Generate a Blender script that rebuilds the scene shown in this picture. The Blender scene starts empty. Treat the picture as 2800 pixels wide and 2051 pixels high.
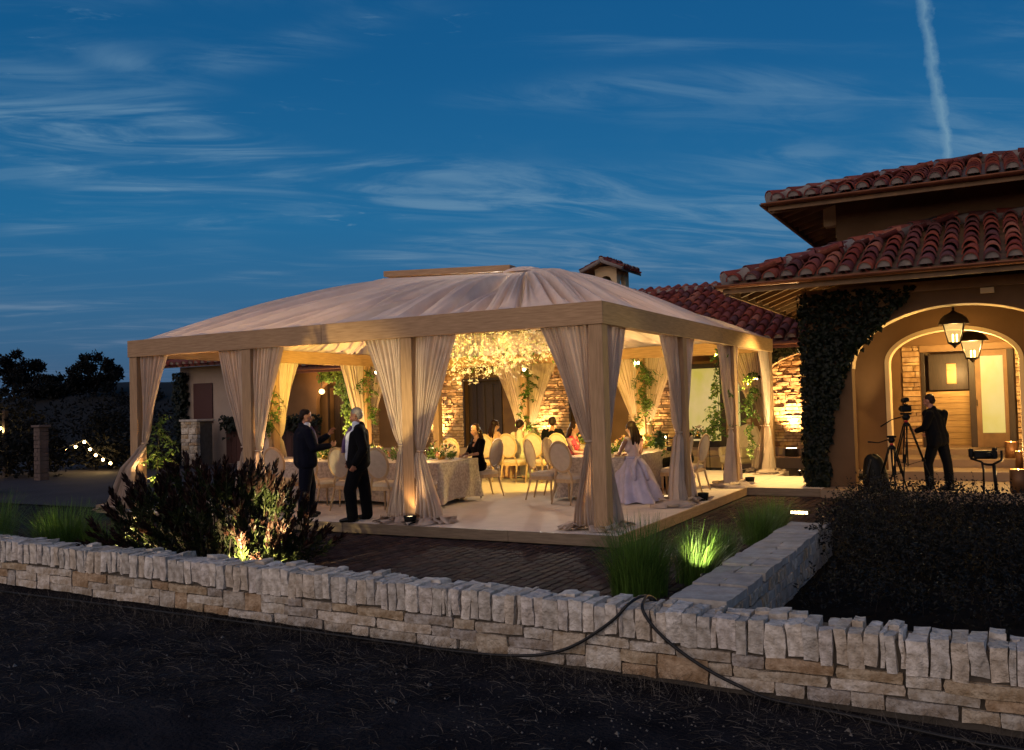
import bpy, math, random
import numpy as np
from mathutils import Vector, Matrix, noise

random.seed(7)
rng = np.random.default_rng(7)
sc = bpy.context.scene
COL = sc.collection
PI = math.pi
V = Vector

# ------------------------------------------------------------------ camera
cam_d = bpy.data.cameras.new("camera")
cam_d.sensor_width = 36.0
cam_d.lens = 31.48
cam_d.clip_start = 0.05
cam_d.clip_end = 3000
cam = bpy.data.objects.new("camera", cam_d)
COL.objects.link(cam)
def cam_basis(yaw, pitch, roll):
    sy, cy, sp, cp = math.sin(yaw), math.cos(yaw), math.sin(pitch), math.cos(pitch)
    f = V((sy*cp, cy*cp, sp)); r = V((cy, -sy, 0)); u = r.cross(f)
    return r*math.cos(roll)+u*math.sin(roll), u*math.cos(roll)-r*math.sin(roll), f
_r, _u, _f = cam_basis(math.radians(-28.5597), math.radians(1.8585), math.radians(-1.5563))
cam.matrix_world = Matrix(((_r.x, _u.x, -_f.x, 4.644), (_r.y, _u.y, -_f.y, -11.1087),
                           (_r.z, _u.z, -_f.z, 1.7501), (0, 0, 0, 1)))
sc.camera = cam

# ------------------------------------------------------------------ world: dusk sky
world = bpy.data.worlds.new("World")
sc.world = world
world.use_nodes = True
wt = world.node_tree
wn, wl = wt.nodes, wt.links
bg = wn["Background"]
def wnode(t, **k):
    n = wn.new(t)
    for a, v in k.items(): setattr(n, a, v)
    return n
def wmath(op, a, b=None, c=None, clamp=False):
    n = wn.new("ShaderNodeMath"); n.operation = op; n.use_clamp = clamp
    for i, x in enumerate((a, b, c)):
        if x is None: continue
        if isinstance(x, (int, float)): n.inputs[i].default_value = x
        else: wl.new(x, n.inputs[i])
    return n.outputs[0]
def wmix(f, a, b, t='MIX'):
    n = wn.new("ShaderNodeMix"); n.data_type = 'RGBA'; n.blend_type = t
    for s, x in ((n.inputs[0], f), (n.inputs[6], a), (n.inputs[7], b)):
        if isinstance(x, (int, float)): s.default_value = x
        elif isinstance(x, tuple): s.default_value = x
        else: wl.new(x, s)
    return n.outputs[2]
def wramp(f, stops, interp='EASE'):
    n = wn.new("ShaderNodeValToRGB"); wl.new(f, n.inputs[0])
    e = n.color_ramp.elements; n.color_ramp.interpolation = interp
    while len(e) < len(stops): e.new(0.5)
    for q, (p, c) in zip(e, stops):
        q.position = p; q.color = (c[0], c[1], c[2], 1) if isinstance(c, tuple) else (c, c, c, 1)
    return n.outputs[0]
sky = wnode("ShaderNodeTexSky", sky_type='NISHITA')
sky.sun_disc = False
sky.sun_elevation = math.radians(0.6)
sky.sun_rotation = PI + 0.15
sky.ozone_density = 3.0
tc = wnode("ShaderNodeTexCoord")
sep = wnode("ShaderNodeSeparateXYZ"); wl.new(tc.outputs["Generated"], sep.inputs[0])
dx, dy, dz = sep.outputs
zc = wmath('MAXIMUM', dz, 0.0)
grad = wramp(zc, [(0.0, (.046, .086, .165)), (.07, (.030, .098, .215)), (.2, (.009, .108, .248)),
                  (.36, (.003, .077, .202)), (.55, (.002, .06, .172)), (1.0, (.001, .05, .16))], 'LINEAR')
nish = wmix(1.0, sky.outputs[0], (.035, .07, .09, 1), 'MULTIPLY')
base = wmix(1.0, grad, nish, 'ADD')
# cirrus laid on a high plane: rotate the plane so the streaks run across the view, stretch, warp
k = wmath('DIVIDE', 1.0, wmath('ADD', zc, 0.10))
px, py = wmath('MULTIPLY', dx, k), wmath('MULTIPLY', dy, k)
def cirrus(ang, sx, sy, off, scale, detail, dist, lo, hi):
    ca, sa = math.cos(ang), math.sin(ang)
    u = wmath('ADD', wmath('MULTIPLY', px, ca*sx), wmath('MULTIPLY', py, sa*sx))
    v = wmath('ADD', wmath('MULTIPLY', px, -sa*sy), wmath('MULTIPLY', py, ca*sy))
    cb = wnode("ShaderNodeCombineXYZ"); wl.new(u, cb.inputs[0]); wl.new(v, cb.inputs[1]); cb.inputs[2].default_value = off
    nz = wnode("ShaderNodeTexNoise"); wl.new(cb.outputs[0], nz.inputs[0])
    nz.inputs["Scale"].default_value = scale; nz.inputs["Detail"].default_value = detail
    nz.inputs["Distortion"].default_value = dist; nz.inputs["Roughness"].default_value = .62
    mr = wnode("ShaderNodeMapRange"); mr.clamp = True; mr.interpolation_type = 'SMOOTHERSTEP'
    wl.new(nz.outputs[0], mr.inputs[0]); mr.inputs[1].default_value = lo; mr.inputs[2].default_value = hi
    return mr.outputs[0]
A = math.radians(43)
big = cirrus(A, .50, .95, 12.9, 1.0, 3, .5, .44, .62)
fine = cirrus(A+.05, .60, 1.8, 8.1, 2.2, 12, 1.7, .34, .74)
streak = cirrus(A-.22, .20, 2.0, 1.7, 1.4, 9, .9, .50, .72)
puff = cirrus(A, 3.0, 7.0, 5.5, 2.4, 6, .6, .58, .74)
pmask = cirrus(A, 1, 1, 9.2, .6, 2, .0, .5, .62)
c1 = wmath('MULTIPLY', wmath('MULTIPLY', big, fine), .9)
c2 = wmath('MULTIPLY', streak, .38)
c3 = wmath('MULTIPLY', wmath('MULTIPLY', puff, pmask), .5)
cl = wmath('MULTIPLY', wmath('ADD', wmath('ADD', c1, c2), c3, clamp=True), .85)
cl = wmath('MULTIPLY', cl, wmath('MULTIPLY', zc, 14.0, clamp=True))
ccol = wramp(zc, [(0.0, (.10, .14, .23)), (.2, (.13, .26, .40)), (.5, (.15, .29, .43))], 'LINEAR')
base = wmix(cl, base, ccol)
# vapour trail: a thin band along a great circle, over the far roof
hd = wmath('ARCTAN2', dx, dy)
wob = wnode("ShaderNodeTexNoise"); wl.new(tc.outputs["Generated"], wob.inputs[0])
wob.inputs["Scale"].default_value = 34; wob.inputs["Detail"].default_value = 7; wob.inputs["Roughness"].default_value = .65
ctr = wmath('ADD', wmath('MULTIPLY', zc, -.1035), -.0137)
dd = wmath('ABSOLUTE', wmath('SUBTRACT', wmath('SUBTRACT', hd, ctr), wmath('MULTIPLY', wmath('SUBTRACT', wob.outputs[0], .5), .022)))
wid = wmath('ADD', wmath('MULTIPLY', zc, .017), .0020)
tr = wmath('SUBTRACT', 1.0, wmath('DIVIDE', dd, wid), clamp=True)
tr = wmath('MULTIPLY', wmath('MULTIPLY', tr, wmath('ADD', wob.outputs[0], .15)), 1.25, clamp=True)
base = wmix(tr, base, (.15, .29, .42, 1))
wl.new(base, bg.inputs[0])
bg.inputs[1].default_value = 1.0

# ------------------------------------------------------------------ afterglow sun (sun just down behind the camera)
sun_d = bpy.data.lights.new("sun", 'SUN')
sun_d.energy = 1.9
sun_d.color = (1.0, .72, .52)
sun_d.angle = math.radians(95)
sun = bpy.data.objects.new("sun", sun_d)
COL.objects.link(sun)
_sd = V((-.15, -1.0, .19)).normalized()          # towards the sun
sun.rotation_euler = _sd.to_track_quat('Z', 'Y').to_euler()

sc.view_settings.view_transform = 'Standard'
sc.view_settings.look = 'None'
sc.view_settings.exposure = 0.0
sc.view_settings.gamma = 1.0
sc.cycles.use_denoising = True
sc.cycles.denoiser = 'OPENIMAGEDENOISE'
sc.cycles.max_bounces = 6
sc.cycles.diffuse_bounces = 3
sc.cycles.glossy_bounces = 2
sc.cycles.transmission_bounces = 4
sc.cycles.transparent_max_bounces = 8
sc.cycles.caustics_reflective = False
sc.cycles.caustics_refractive = False
sc.cycles.sample_clamp_indirect = 4.0
sc.render.film_transparent = False

# ------------------------------------------------------------------ mesh helpers
class MB:
    """collects shapes; build() links them as ONE mesh object"""
    def __init__(s): s.v = []; s.f = []; s.sm = []
    def add(s, vs, fs, smooth=False):
        o = len(s.v); s.v.extend([tuple(p) for p in vs])
        s.f.extend([tuple(i+o for i in f) for f in fs]); s.sm.extend([smooth]*len(fs)); return s
    def box(s, x0, x1, y0, y1, z0, z1, bev=0.0, M=None):
        if bev <= 0:
            vs = [V((x, y, z)) for z in (z0, z1) for y in (y0, y1) for x in (x0, x1)]
            fs = [(0, 2, 3, 1), (4, 5, 7, 6), (0, 1, 5, 4), (2, 6, 7, 3), (0, 4, 6, 2), (1, 3, 7, 5)]
        else:
            b = min(bev, (x1-x0)*.45, (y1-y0)*.45, (z1-z0)*.45)
            ring = lambda i, z: [V((x0+i+b, y0+i, z)), V((x1-i-b, y0+i, z)), V((x1-i, y0+i+b, z)), V((x1-i, y1-i-b, z)),
                                 V((x1-i-b, y1-i, z)), V((x0+i+b, y1-i, z)), V((x0+i, y1-i-b, z)), V((x0+i, y0+i+b, z))]
            vs = ring(b*.8, z0)+ring(0, z0+b)+ring(0, z1-b)+ring(b*.8, z1)
            fs = [tuple(range(7, -1, -1)), tuple(range(24, 32))]
            for k in range(3):
                for i in range(8):
                    j = (i+1) % 8; fs.append((k*8+i, k*8+j, k*8+8+j, k*8+8+i))
        if M is not None: vs = [M @ p for p in vs]
        return s.add(vs, fs)
    def tube(s, pts, r, n=6, cap=True, smooth=True):
        pts = [V(p) for p in pts]; rs = r if isinstance(r, (list, tuple)) else [r]*len(pts)
        vs = []; fs = []
        t0 = (pts[1]-pts[0]).normalized()
        a = t0.orthogonal().normalized()
        for i, p in enumerate(pts):
            t = (pts[min(i+1, len(pts)-1)]-pts[max(i-1, 0)])
            if t.length < 1e-9: t = t0
            t = t.normalized()
            a = (a-t*a.dot(t))
            a = a.normalized() if a.length > 1e-6 else t.orthogonal().normalized()
            b = t.cross(a)
            for q in range(n):
                w = 2*PI*q/n; vs.append(p+(a*math.cos(w)+b*math.sin(w))*rs[i])
        for i in range(len(pts)-1):
            for q in range(n):
                j = (q+1) % n; fs.append((i*n+q, i*n+j, i*n+n+j, i*n+n+q))
        s.add(vs, fs, smooth)
        if cap:
            o = len(s.v)-len(vs)
            s.f.append(tuple(o+i for i in range(n-1, -1, -1))); s.f.append(tuple(o+len(vs)-n+i for i in range(n))); s.sm += [False, False]
        return s
    def lathe(s, prof, c=(0, 0, 0), n=14, smooth=True, M=None):
        vs = []; fs = []; m = len(prof)
        for q in range(n):
            w = 2*PI*q/n
            for r, z in prof:
                p = V((r*math.cos(w), r*math.sin(w), z))
                p = M @ p if M is not None else p+V(c)
                vs.append(p)
        for q in range(n):
            for i in range(m-1):
                j = (q+1) % n; fs.append((q*m+i, j*m+i, j*m+i+1, q*m+i+1))
        return s.add(vs, fs, smooth)
    def ball(s, c, r, n=10, m=6, M=None):
        rr = r if isinstance(r, (tuple, list)) else (r, r, r)
        c = V(c); vs = [c+V((0, 0, -rr[2]))]; fs = []
        for j in range(1, m):
            ph = -PI/2+PI*j/m
            for i in range(n):
                w = 2*PI*i/n; vs.append(c+V((rr[0]*math.cos(ph)*math.cos(w), rr[1]*math.cos(ph)*math.sin(w), rr[2]*math.sin(ph))))
        vs.append(c+V((0, 0, rr[2])))
        for i in range(n):
            fs.append((0, 1+(i+1) % n, 1+i))
            for j in range(m-2):
                a = 1+j*n; fs.append((a+i, a+(i+1) % n, a+n+(i+1) % n, a+n+i))
            fs.append((1+(m-2)*n+i, 1+(m-2)*n+(i+1) % n, len(vs)-1))
        if M is not None: vs = [M @ p for p in vs]
        return s.add(vs, fs, True)
    def prism(s, poly, axis, a, b):
        """extrude a 2-D polygon: axis 'y' -> (x,z) outline between y=a and y=b; 'x' -> (y,z); 'z' -> (x,y)"""
        def P(q, t):
            return V((q[0], t, q[1])) if axis == 'y' else V((t, q[0], q[1])) if axis == 'x' else V((q[0], q[1], t))
        n = len(poly); vs = [P(q, a) for q in poly]+[P(q, b) for q in poly]
        fs = [tuple(range(n-1, -1, -1)), tuple(range(n, 2*n))]+[(i, (i+1) % n, n+(i+1) % n, n+i) for i in range(n)]
        return s.add(vs, fs)
    def grid(s, rows, smooth=True, closed=False):
        m = len(rows[0]); vs = [p for r in rows for p in r]; fs = []
        for i in range(len(rows)-1):
            for j in range(m if closed else m-1):
                k2 = (j+1) % m; fs.append((i*m+j, i*m+k2, i*m+m+k2, i*m+m+j))
        return s.add(vs, fs, smooth)
    def mesh(s, name):
        me = bpy.data.meshes.new(name); me.from_pydata(s.v, [], s.f)
        me.polygons.foreach_set("use_smooth", s.sm); me.update(); return me
    def build(s, name, mat=None, parent=None, loc=(0, 0, 0), rz=0.0):
        me = s.mesh(name)
        if mat: me.materials.append(mat)
        return link(name, me, parent, loc, rz)
def link(name, me, parent=None, loc=(0, 0, 0), rz=0.0):
    o = bpy.data.objects.new(name, me); COL.objects.link(o)
    o.location = loc
    if rz: o.rotation_euler = (0, 0, rz)
    if parent: o.parent = parent
    return o
def tag(o, label=None, cat=None, group=None, kind=None):
    if label: o["label"] = label
    if cat: o["category"] = cat
    if group: o["group"] = group
    if kind: o["kind"] = kind
    return o
def thing(name, label, cat, loc=(0, 0, 0), rz=0.0, group=None):
    return tag(link(name, None, None, loc, rz), label, cat, group)
def kids(o):
    return KID.get(o.name, [])
def copy_tree(root, loc, rz, label, group=None):
    """copy a thing with its parts and sub-parts (shared mesh data)"""
    def rec(o, par):
        c = o.copy(); COL.objects.link(c)
        if par: c.parent = par
        for ch in o.children: rec(ch, c)
        return c
    r = rec(root, None); r.location = loc; r.rotation_euler = (0, 0, rz); r["label"] = label
    if group: r["group"] = group
    return r
def struct(o): o["kind"] = "structure"; return o
def stuff(o): o["kind"] = "stuff"; return o
def nz(x, y=0, z=0): return noise.noise(V((x, y, z)))

# ------------------------------------------------------------------ materials
def mat(name, col, rough=.8, col2=None, nscale=6.0, var=0.0, bump=0.0, bscale=40.0, metal=0.0, spec=.3, stretch=None,
        transl=0.0, palette=None, coord='Object', detail=6.0, bdist=.02):
    """diffuse/gloss material: colour noise between col and col2, per-object / per-island variation, bump"""
    m = bpy.data.materials.new(name); m.use_nodes = True
    nt = m.node_tree; n, l = nt.nodes, nt.links
    b = n["Principled BSDF"]
    b.inputs["Roughness"].default_value = rough; b.inputs["Metallic"].default_value = metal
    b.inputs["Specular IOR Level"].default_value = spec
    t = n.new("ShaderNodeTexCoord"); vec = t.outputs[coord]
    if stretch:
        mp = n.new("ShaderNodeMapping"); mp.inputs["Scale"].default_value = stretch; l.new(vec, mp.inputs[0]); vec = mp.outputs[0]
    out = None
    def mix(f, a, c, bt='MIX'):
        x = n.new("ShaderNodeMix"); x.data_type = 'RGBA'; x.blend_type = bt
        for s, q in ((x.inputs[0], f), (x.inputs[6], a), (x.inputs[7], c)):
            if isinstance(q, (int, float)): s.default_value = q
            elif isinstance(q, tuple): s.default_value = (*q[:3], 1)
            else: l.new(q, s)
        return x.outputs[2]
    rnd = None
    if var or palette:
        oi = n.new("ShaderNodeObjectInfo"); gi = n.new("ShaderNodeNewGeometry")
        ad = n.new("ShaderNodeMath"); ad.operation = 'ADD'; l.new(oi.outputs["Random"], ad.inputs[0]); l.new(gi.outputs["Random Per Island"], ad.inputs[1])
        fr = n.new("ShaderNodeMath"); fr.operation = 'FRACT'; l.new(ad.outputs[0], fr.inputs[0]); rnd = fr.outputs[0]
    if palette:
        rp = n.new("ShaderNodeValToRGB"); rp.color_ramp.interpolation = 'CONSTANT'; l.new(rnd, rp.inputs[0])
        e = rp.color_ramp.elements
        while len(e) < len(palette): e.new(.5)
        for i, c in enumerate(palette): e[i].position = i/len(palette); e[i].color = (*c, 1)
        out = rp.outputs[0]
    else: out = tuple(col)
    if col2 is not None:
        nt1 = n.new("ShaderNodeTexNoise"); l.new(vec, nt1.inputs[0]); nt1.inputs["Scale"].default_value = nscale; nt1.inputs["Detail"].default_value = detail
        mr = n.new("ShaderNodeMapRange"); l.new(nt1.outputs[0], mr.inputs[0]); mr.inputs[1].default_value = .33; mr.inputs[2].default_value = .67
        if palette: out = mix(mr.outputs[0], out, mix(1.0, out, tuple(col2), 'MULTIPLY'))
        else: out = mix(mr.outputs[0], out, tuple(col2))
    if var:
        mv = n.new("ShaderNodeMapRange"); l.new(rnd, mv.inputs[0]); mv.inputs[3].default_value = 1-var; mv.inputs[4].default_value = 1+var
        cc = n.new("ShaderNodeCombineColor")
        for i in range(3): l.new(mv.outputs[0], cc.inputs[i])
        out = mix(1.0, out, cc.outputs[0], 'MULTIPLY')
    if isinstance(out, tuple): b.inputs["Base Color"].default_value = (*out, 1)
    else: l.new(out, b.inputs["Base Color"])
    if bump:
        nb = n.new("ShaderNodeTexNoise"); l.new(vec, nb.inputs[0]); nb.inputs["Scale"].default_value = bscale; nb.inputs["Detail"].default_value = 8
        bp = n.new("ShaderNodeBump"); bp.inputs["Strength"].default_value = bump; bp.inputs["Distance"].default_value = bdist
        l.new(nb.outputs[0], bp.inputs["Height"]); l.new(bp.outputs[0], b.inputs["Normal"])
    if transl:
        tr = n.new("ShaderNodeBsdfTranslucent"); ms = n.new("ShaderNodeMixShader"); ms.inputs[0].default_value = transl
        if isinstance(out, tuple): tr.inputs[0].default_value = (*out, 1)
        else: l.new(out, tr.inputs[0])
        l.new(b.outputs[0], ms.inputs[1]); l.new(tr.outputs[0], ms.inputs[2])
        l.new(ms.outputs[0], n["Material Output"].inputs[0])
    return m
def emis(name, col, st):
    m = bpy.data.materials.new(name); m.use_nodes = True
    b = m.node_tree.nodes["Principled BSDF"]
    b.inputs["Base Color"].default_value = (.1, .1, .1, 1)
    b.inputs["Emission Color"].default_value = (*col, 1); b.inputs["Emission Strength"].default_value = st
    return m
LF = 9.0
def lamp(name, kind, loc, energy, col=(1, .68, .24), parent=None, aim=None, size=.05, spot=60, blend=.6):
    d = bpy.data.lights.new(name, kind); d.energy = energy*LF; d.color = col
    d.shadow_soft_size = size
    if kind == 'SPOT': d.spot_size = math.radians(spot); d.spot_blend = blend
    o = bpy.data.objects.new(name, d); COL.objects.link(o); o.location = loc
    if aim is not None: o.rotation_euler = (V(loc)-V(aim)).to_track_quat('Z', 'Y').to_euler()
    if parent:
        o.parent = parent; o.location = V(loc)-parent.location
    return o

M = {}
M['wood'] = mat("oak_wood", (.43, .27, .15), .6, (.30, .18, .095), 3.0, .07, .10, 30, stretch=(1.2, 14, 14), bdist=.006)
M['wood_v'] = mat("oak_wood_upright", (.43, .27, .15), .6, (.31, .19, .10), 3.0, .05, .10, 30, stretch=(14, 14, 1.2), bdist=.006)
M['wood_y'] = mat("oak_wood_deep", (.47, .295, .155), .6, (.34, .205, .10), 3.0, .07, .10, 30, stretch=(14, 1.2, 14), bdist=.006)
M['fascia'] = mat("platform_edge_wood", (.24, .175, .115), .6, (.16, .115, .075), 3.0, .06, .08, 30, stretch=(1.5, 14, 14), bdist=.004)
M['cloth'] = mat("cream_voile", (.68, .55, .455), .9, (.61, .485, .395), 5, 0, .10, 160, spec=.1, transl=.34, bdist=.004)
M['roofcloth'] = mat("roof_cloth", (.80, .67, .60), .9, (.72, .59, .52), 2.2, 0, .08, 130, spec=.1, transl=.24, bdist=.004)
M['carpet'] = mat("cream_carpet", (.72, .62, .53), .95, (.64, .55, .46), 3.5, 0, .35, 260, spec=.05, bdist=.006)
M['stucco'] = mat("ochre_stucco", (.15, .086, .045), .9, (.12, .068, .035), 2.0, 0, .2, 60, spec=.1, bdist=.006)
M['stucco_d'] = mat("grey_stucco", (.30, .24, .20), .9, (.26, .20, .165), 2.0, 0, .2, 60, spec=.1, bdist=.006)
M['ivory'] = mat("lantern_lit_plaster", (.60, .46, .28), .8, (.53, .40, .24), 2.0, 0, .1, 60, spec=.15, bdist=.004)
M['darkwood'] = mat("dark_stained_wood", (.035, .02, .013), .5, (.02, .012, .008), 6, .1, .1, 40, stretch=(8, 8, 1))
M['eavewood'] = mat("eave_timber", (.20, .115, .055), .65, (.14, .08, .04), 4, .1, .1, 40)
M['gutter'] = mat("copper_gutter", (.16, .06, .03), .4, (.11, .04, .02), 5, 0, 0, metal=.5)
TILE = [(.24, .045, .03), (.17, .034, .028), (.27, .065, .04), (.13, .032, .03), (.21, .058, .048), (.32, .11, .07), (.15, .045, .045), (.24, .055, .032), (.10, .036, .036)]
M['tile'] = mat("clay_tile", None, .75, (.62, .60, .62), 14, .18, .3, 60, palette=TILE, bdist=.01)
M['mortar'] = mat("roof_mortar", (.26, .22, .20), .95, (.19, .16, .15), 9, 0, .4, 50)
STONE = [(.68, .63, .57), (.74, .69, .63), (.62, .57, .51), (.77, .72, .66), (.66, .60, .55), (.60, .52, .43), (.71, .65, .58)]
M['stone'] = mat("limestone", None, .92, (.54, .51, .47), 13, .14, 1.0, 30, palette=STONE, spec=.12, bdist=.03)
STONE2 = [(.60, .55, .48), (.57, .51, .44), (.50, .46, .42), (.57, .49, .39), (.44, .40, .37), (.52, .42, .30), (.65, .60, .53), (.46, .34, .23), (.63, .57, .50), (.55, .51, .46)]
M['stone2'] = mat("ledge_stone", None, .92, (.52, .45, .37), 11, .14, 1.0, 30, palette=STONE2, spec=.12, bdist=.03)
M['capstone'] = mat("cap_slab", None, .9, (.7, .68, .66), 8, .08, .6, 26, palette=[(.40, .38, .35), (.44, .41, .38), (.37, .35, .33), (.42, .40, .37)], spec=.15)
STONE3 = [(.50, .34, .19), (.46, .30, .16), (.54, .39, .24), (.38, .25, .14), (.44, .31, .19), (.32, .21, .13), (.52, .36, .20)]
M['stone3'] = mat("house_ledge_stone", None, .92, (.62, .55, .48), 8, .14, .6, 24, palette=STONE3, spec=.12)
M['wallcore'] = mat("wall_core", (.10, .085, .07), .95, (.07, .06, .05), 8)
BRICK = [(.062, .038, .034), (.050, .033, .031), (.075, .046, .039), (.042, .031, .031), (.066, .045, .043), (.055, .040, .04)]
M['brick'] = mat("paver_brick", None, .85, (.75, .72, .7), 12, .12, .4, 50, palette=BRICK, spec=.04)
M['brick_bed'] = mat("paver_bed", (.02, .016, .014), .95)
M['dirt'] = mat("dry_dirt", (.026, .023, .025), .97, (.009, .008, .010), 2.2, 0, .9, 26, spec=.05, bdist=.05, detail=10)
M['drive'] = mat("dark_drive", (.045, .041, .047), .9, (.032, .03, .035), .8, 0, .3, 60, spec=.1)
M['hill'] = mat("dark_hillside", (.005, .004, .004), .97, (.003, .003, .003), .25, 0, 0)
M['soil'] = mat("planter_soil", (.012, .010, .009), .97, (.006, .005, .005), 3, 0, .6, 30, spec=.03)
M['straw'] = mat("dry_straw", (.085, .072, .06), .95, None, var=.7)
M['black'] = mat("matte_black", (.004, .004, .004), .5, spec=.15)
M['rubber'] = mat("black_rubber", (.012, .012, .013), .45)
M['metal_dark'] = mat("dark_bronze", (.03, .022, .016), .4, metal=.7)
M['brass'] = mat("brass", (.55, .36, .13), .3, metal=.9)
def leafmat(name, a, b, var=.35, transl=.25, rough=.5):
    return mat(name, a, rough, b, 3.0, var, transl=transl, spec=.25)
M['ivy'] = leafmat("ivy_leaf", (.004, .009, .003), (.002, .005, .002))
M['vine'] = leafmat("smilax_leaf", (.10, .16, .03), (.05, .10, .02))
M['grass'] = leafmat("grass_blade", (.090, .165, .028), (.055, .115, .018), .4, .25)
M['shrub'] = leafmat("shrub_leaf", (.022, .030, .008), (.012, .017, .005), .4)
M['shrubred'] = leafmat("red_shrub_tip", (.022, .008, .006), (.014, .006, .005), .4)
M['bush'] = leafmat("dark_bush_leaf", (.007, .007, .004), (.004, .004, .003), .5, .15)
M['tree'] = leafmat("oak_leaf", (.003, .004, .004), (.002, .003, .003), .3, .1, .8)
M['bark'] = mat("bark", (.02, .015, .012), .95)
M['stem'] = mat("stem", (.05, .05, .02), .8)
# ================================================================== ground, hill, paving
def gz(x, y):
    """ground height: yard outside the wall, terrace level behind it, sunken planter on the right"""
    if y < -4.05: return -.455 - .02*max(0, x) + .02*nz(x*.7, y*.7, 3)
    if x > 2.5 and y < 5.6: return -.40 + .05*nz(x*.8, y*.8, 5)
    return -.20
def ground_rows():
    xs = [-1500, -500, -200, -110, -70]+list(np.linspace(-50, -12, 20))+list(np.linspace(-11, 8, 96))+list(np.linspace(9, 40, 12))+[80, 200, 600, 1500]
    ys = [-600, -120, -50, -30, -20, -15]+list(np.linspace(-13, -4.2, 60))+[-4.0]+list(np.linspace(-3.9, 6, 12))+list(np.linspace(8, 50, 12))+[90, 200, 600, 1500]
    return [[V((x, y, gz(x, y))) for x in xs] for y in ys]
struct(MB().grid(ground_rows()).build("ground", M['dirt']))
# paved court sheet (bed under the bricks) and the dark drive beyond
b = MB(); b.add([(-10.2, -4.0, -.168), (2.3, -4.0, -.168), (2.3, 13.5, -.168), (-10.2, 13.5, -.168)], [(0, 1, 2, 3)])
bed = struct(b.build("brick_paving", M['brick_bed']))
b = MB(); b.add([(-60, 1.2, -.172), (-10.2, 1.2, -.172), (-10.2, 13.5, -.172), (-60, 13.5, -.172)], [(0, 1, 2, 3)])
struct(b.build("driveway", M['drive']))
# bricks: running bond, rows along Y
def brick_mesh(name, L, W):
    return MB().box(-W/2, W/2, -L/2, L/2, -.06, 0, bev=.009).mesh(name)
bl, bw = .215, .118
bms = []
for i in range(4):
    mb = MB(); d = [random.uniform(-.004, .004) for _ in range(4)]
    mb.box(-bw/2+.006, bw/2-.006, -bl/2+.010, bl/2-.010, -.02, 0, bev=.012)
    mb.v = [(x+.004*nz(x*40, y*40, i), y+.004*nz(y*40, x*40, i+9), z+(.003*nz(x*20+i, y*20, 2) if z > -.005 else 0)) for x, y, z in mb.v]
    me = mb.mesh("brick"); me.materials.append(M['brick']); bms.append(me)
camP = V((4.644, -11.1087, 1.7501))
spots = []
ix = 0
x = -10.0
while x < 2.2:
    y = -3.8+(ix % 2)*bl/2
    while y < 9.0:
        vis = (y < -.30) or (x > .30)
        if vis and not (x > 2.0 and y < 1.2): spots.append((x, y))
        y += bl
    x += bw; ix += 1
def show(p):
    d = V((p[0], p[1], -.15))-camP
    return d.length
def behind_wall(p):     # the low wall hides the strip right behind it; the shrubs hide the left part
    return p[1] < -2.75 or p[0] < -5.2
spots.sort(key=lambda p: show(p)+(50 if behind_wall(p) else 0))
rest = MB()
for i, (x, y) in enumerate(spots):
    z = -.150+random.uniform(-.004, .003)
    if i < 300:
        o = link("brick", random.choice(bms), bed, (x+random.uniform(-.003, .003), y+random.uniform(-.004, .004), z), random.uniform(-.02, .02))
    else:
        x0, x1, y0, y1 = x-bw/2+.006, x+bw/2-.006, y-bl/2+.010, y+bl/2-.010
        h = .01
        rest.add([(x0, y0, z-.02), (x1, y0, z-.02), (x1, y1, z-.02), (x0, y1, z-.02), (x0+h, y0+h, z), (x1-h, y0+h, z), (x1-h, y1-h, z), (x0+h, y1-h, z)],
                 [(4, 5, 6, 7), (0, 1, 5, 4), (1, 2, 6, 5), (2, 3, 7, 6), (3, 0, 4, 7)])
stuff(rest.build("far_bricks", M['brick'], bed))

# distant hill and pale far ridge
def hill(name, y0, prof, depth, m, zb=-.3):
    rows = []
    for t in np.linspace(0, 1, 14):
        row = []
        for (x, h) in prof:
            s = math.sin(min(t*1.6, 1)*PI/2)
            row.append(V((x, y0+t*depth, zb+h*s+.25*nz(x*.15, t*3, 2)*s)))
        rows.append(row)
    return struct(MB().grid(rows).build(name, m))
hp = []
for x in np.linspace(-110, -20, 60):
    t = (x+62)/26
    hp.append((x, 3.6*math.exp(-t*t*.9)+.4*nz(x*.2, 4)+1.2))
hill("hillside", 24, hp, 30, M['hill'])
#M['far'] = mat("far_ridge", (.02, .03, .05), 1.0, (.014, .022, .04), .01)
#hill("far_ridge", 260, [(x, 7+5*nz(x*.012, 7)+3*nz(x*.04, 2)) for x in np.linspace(-600, 300, 80)], 80, M['far'])

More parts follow.
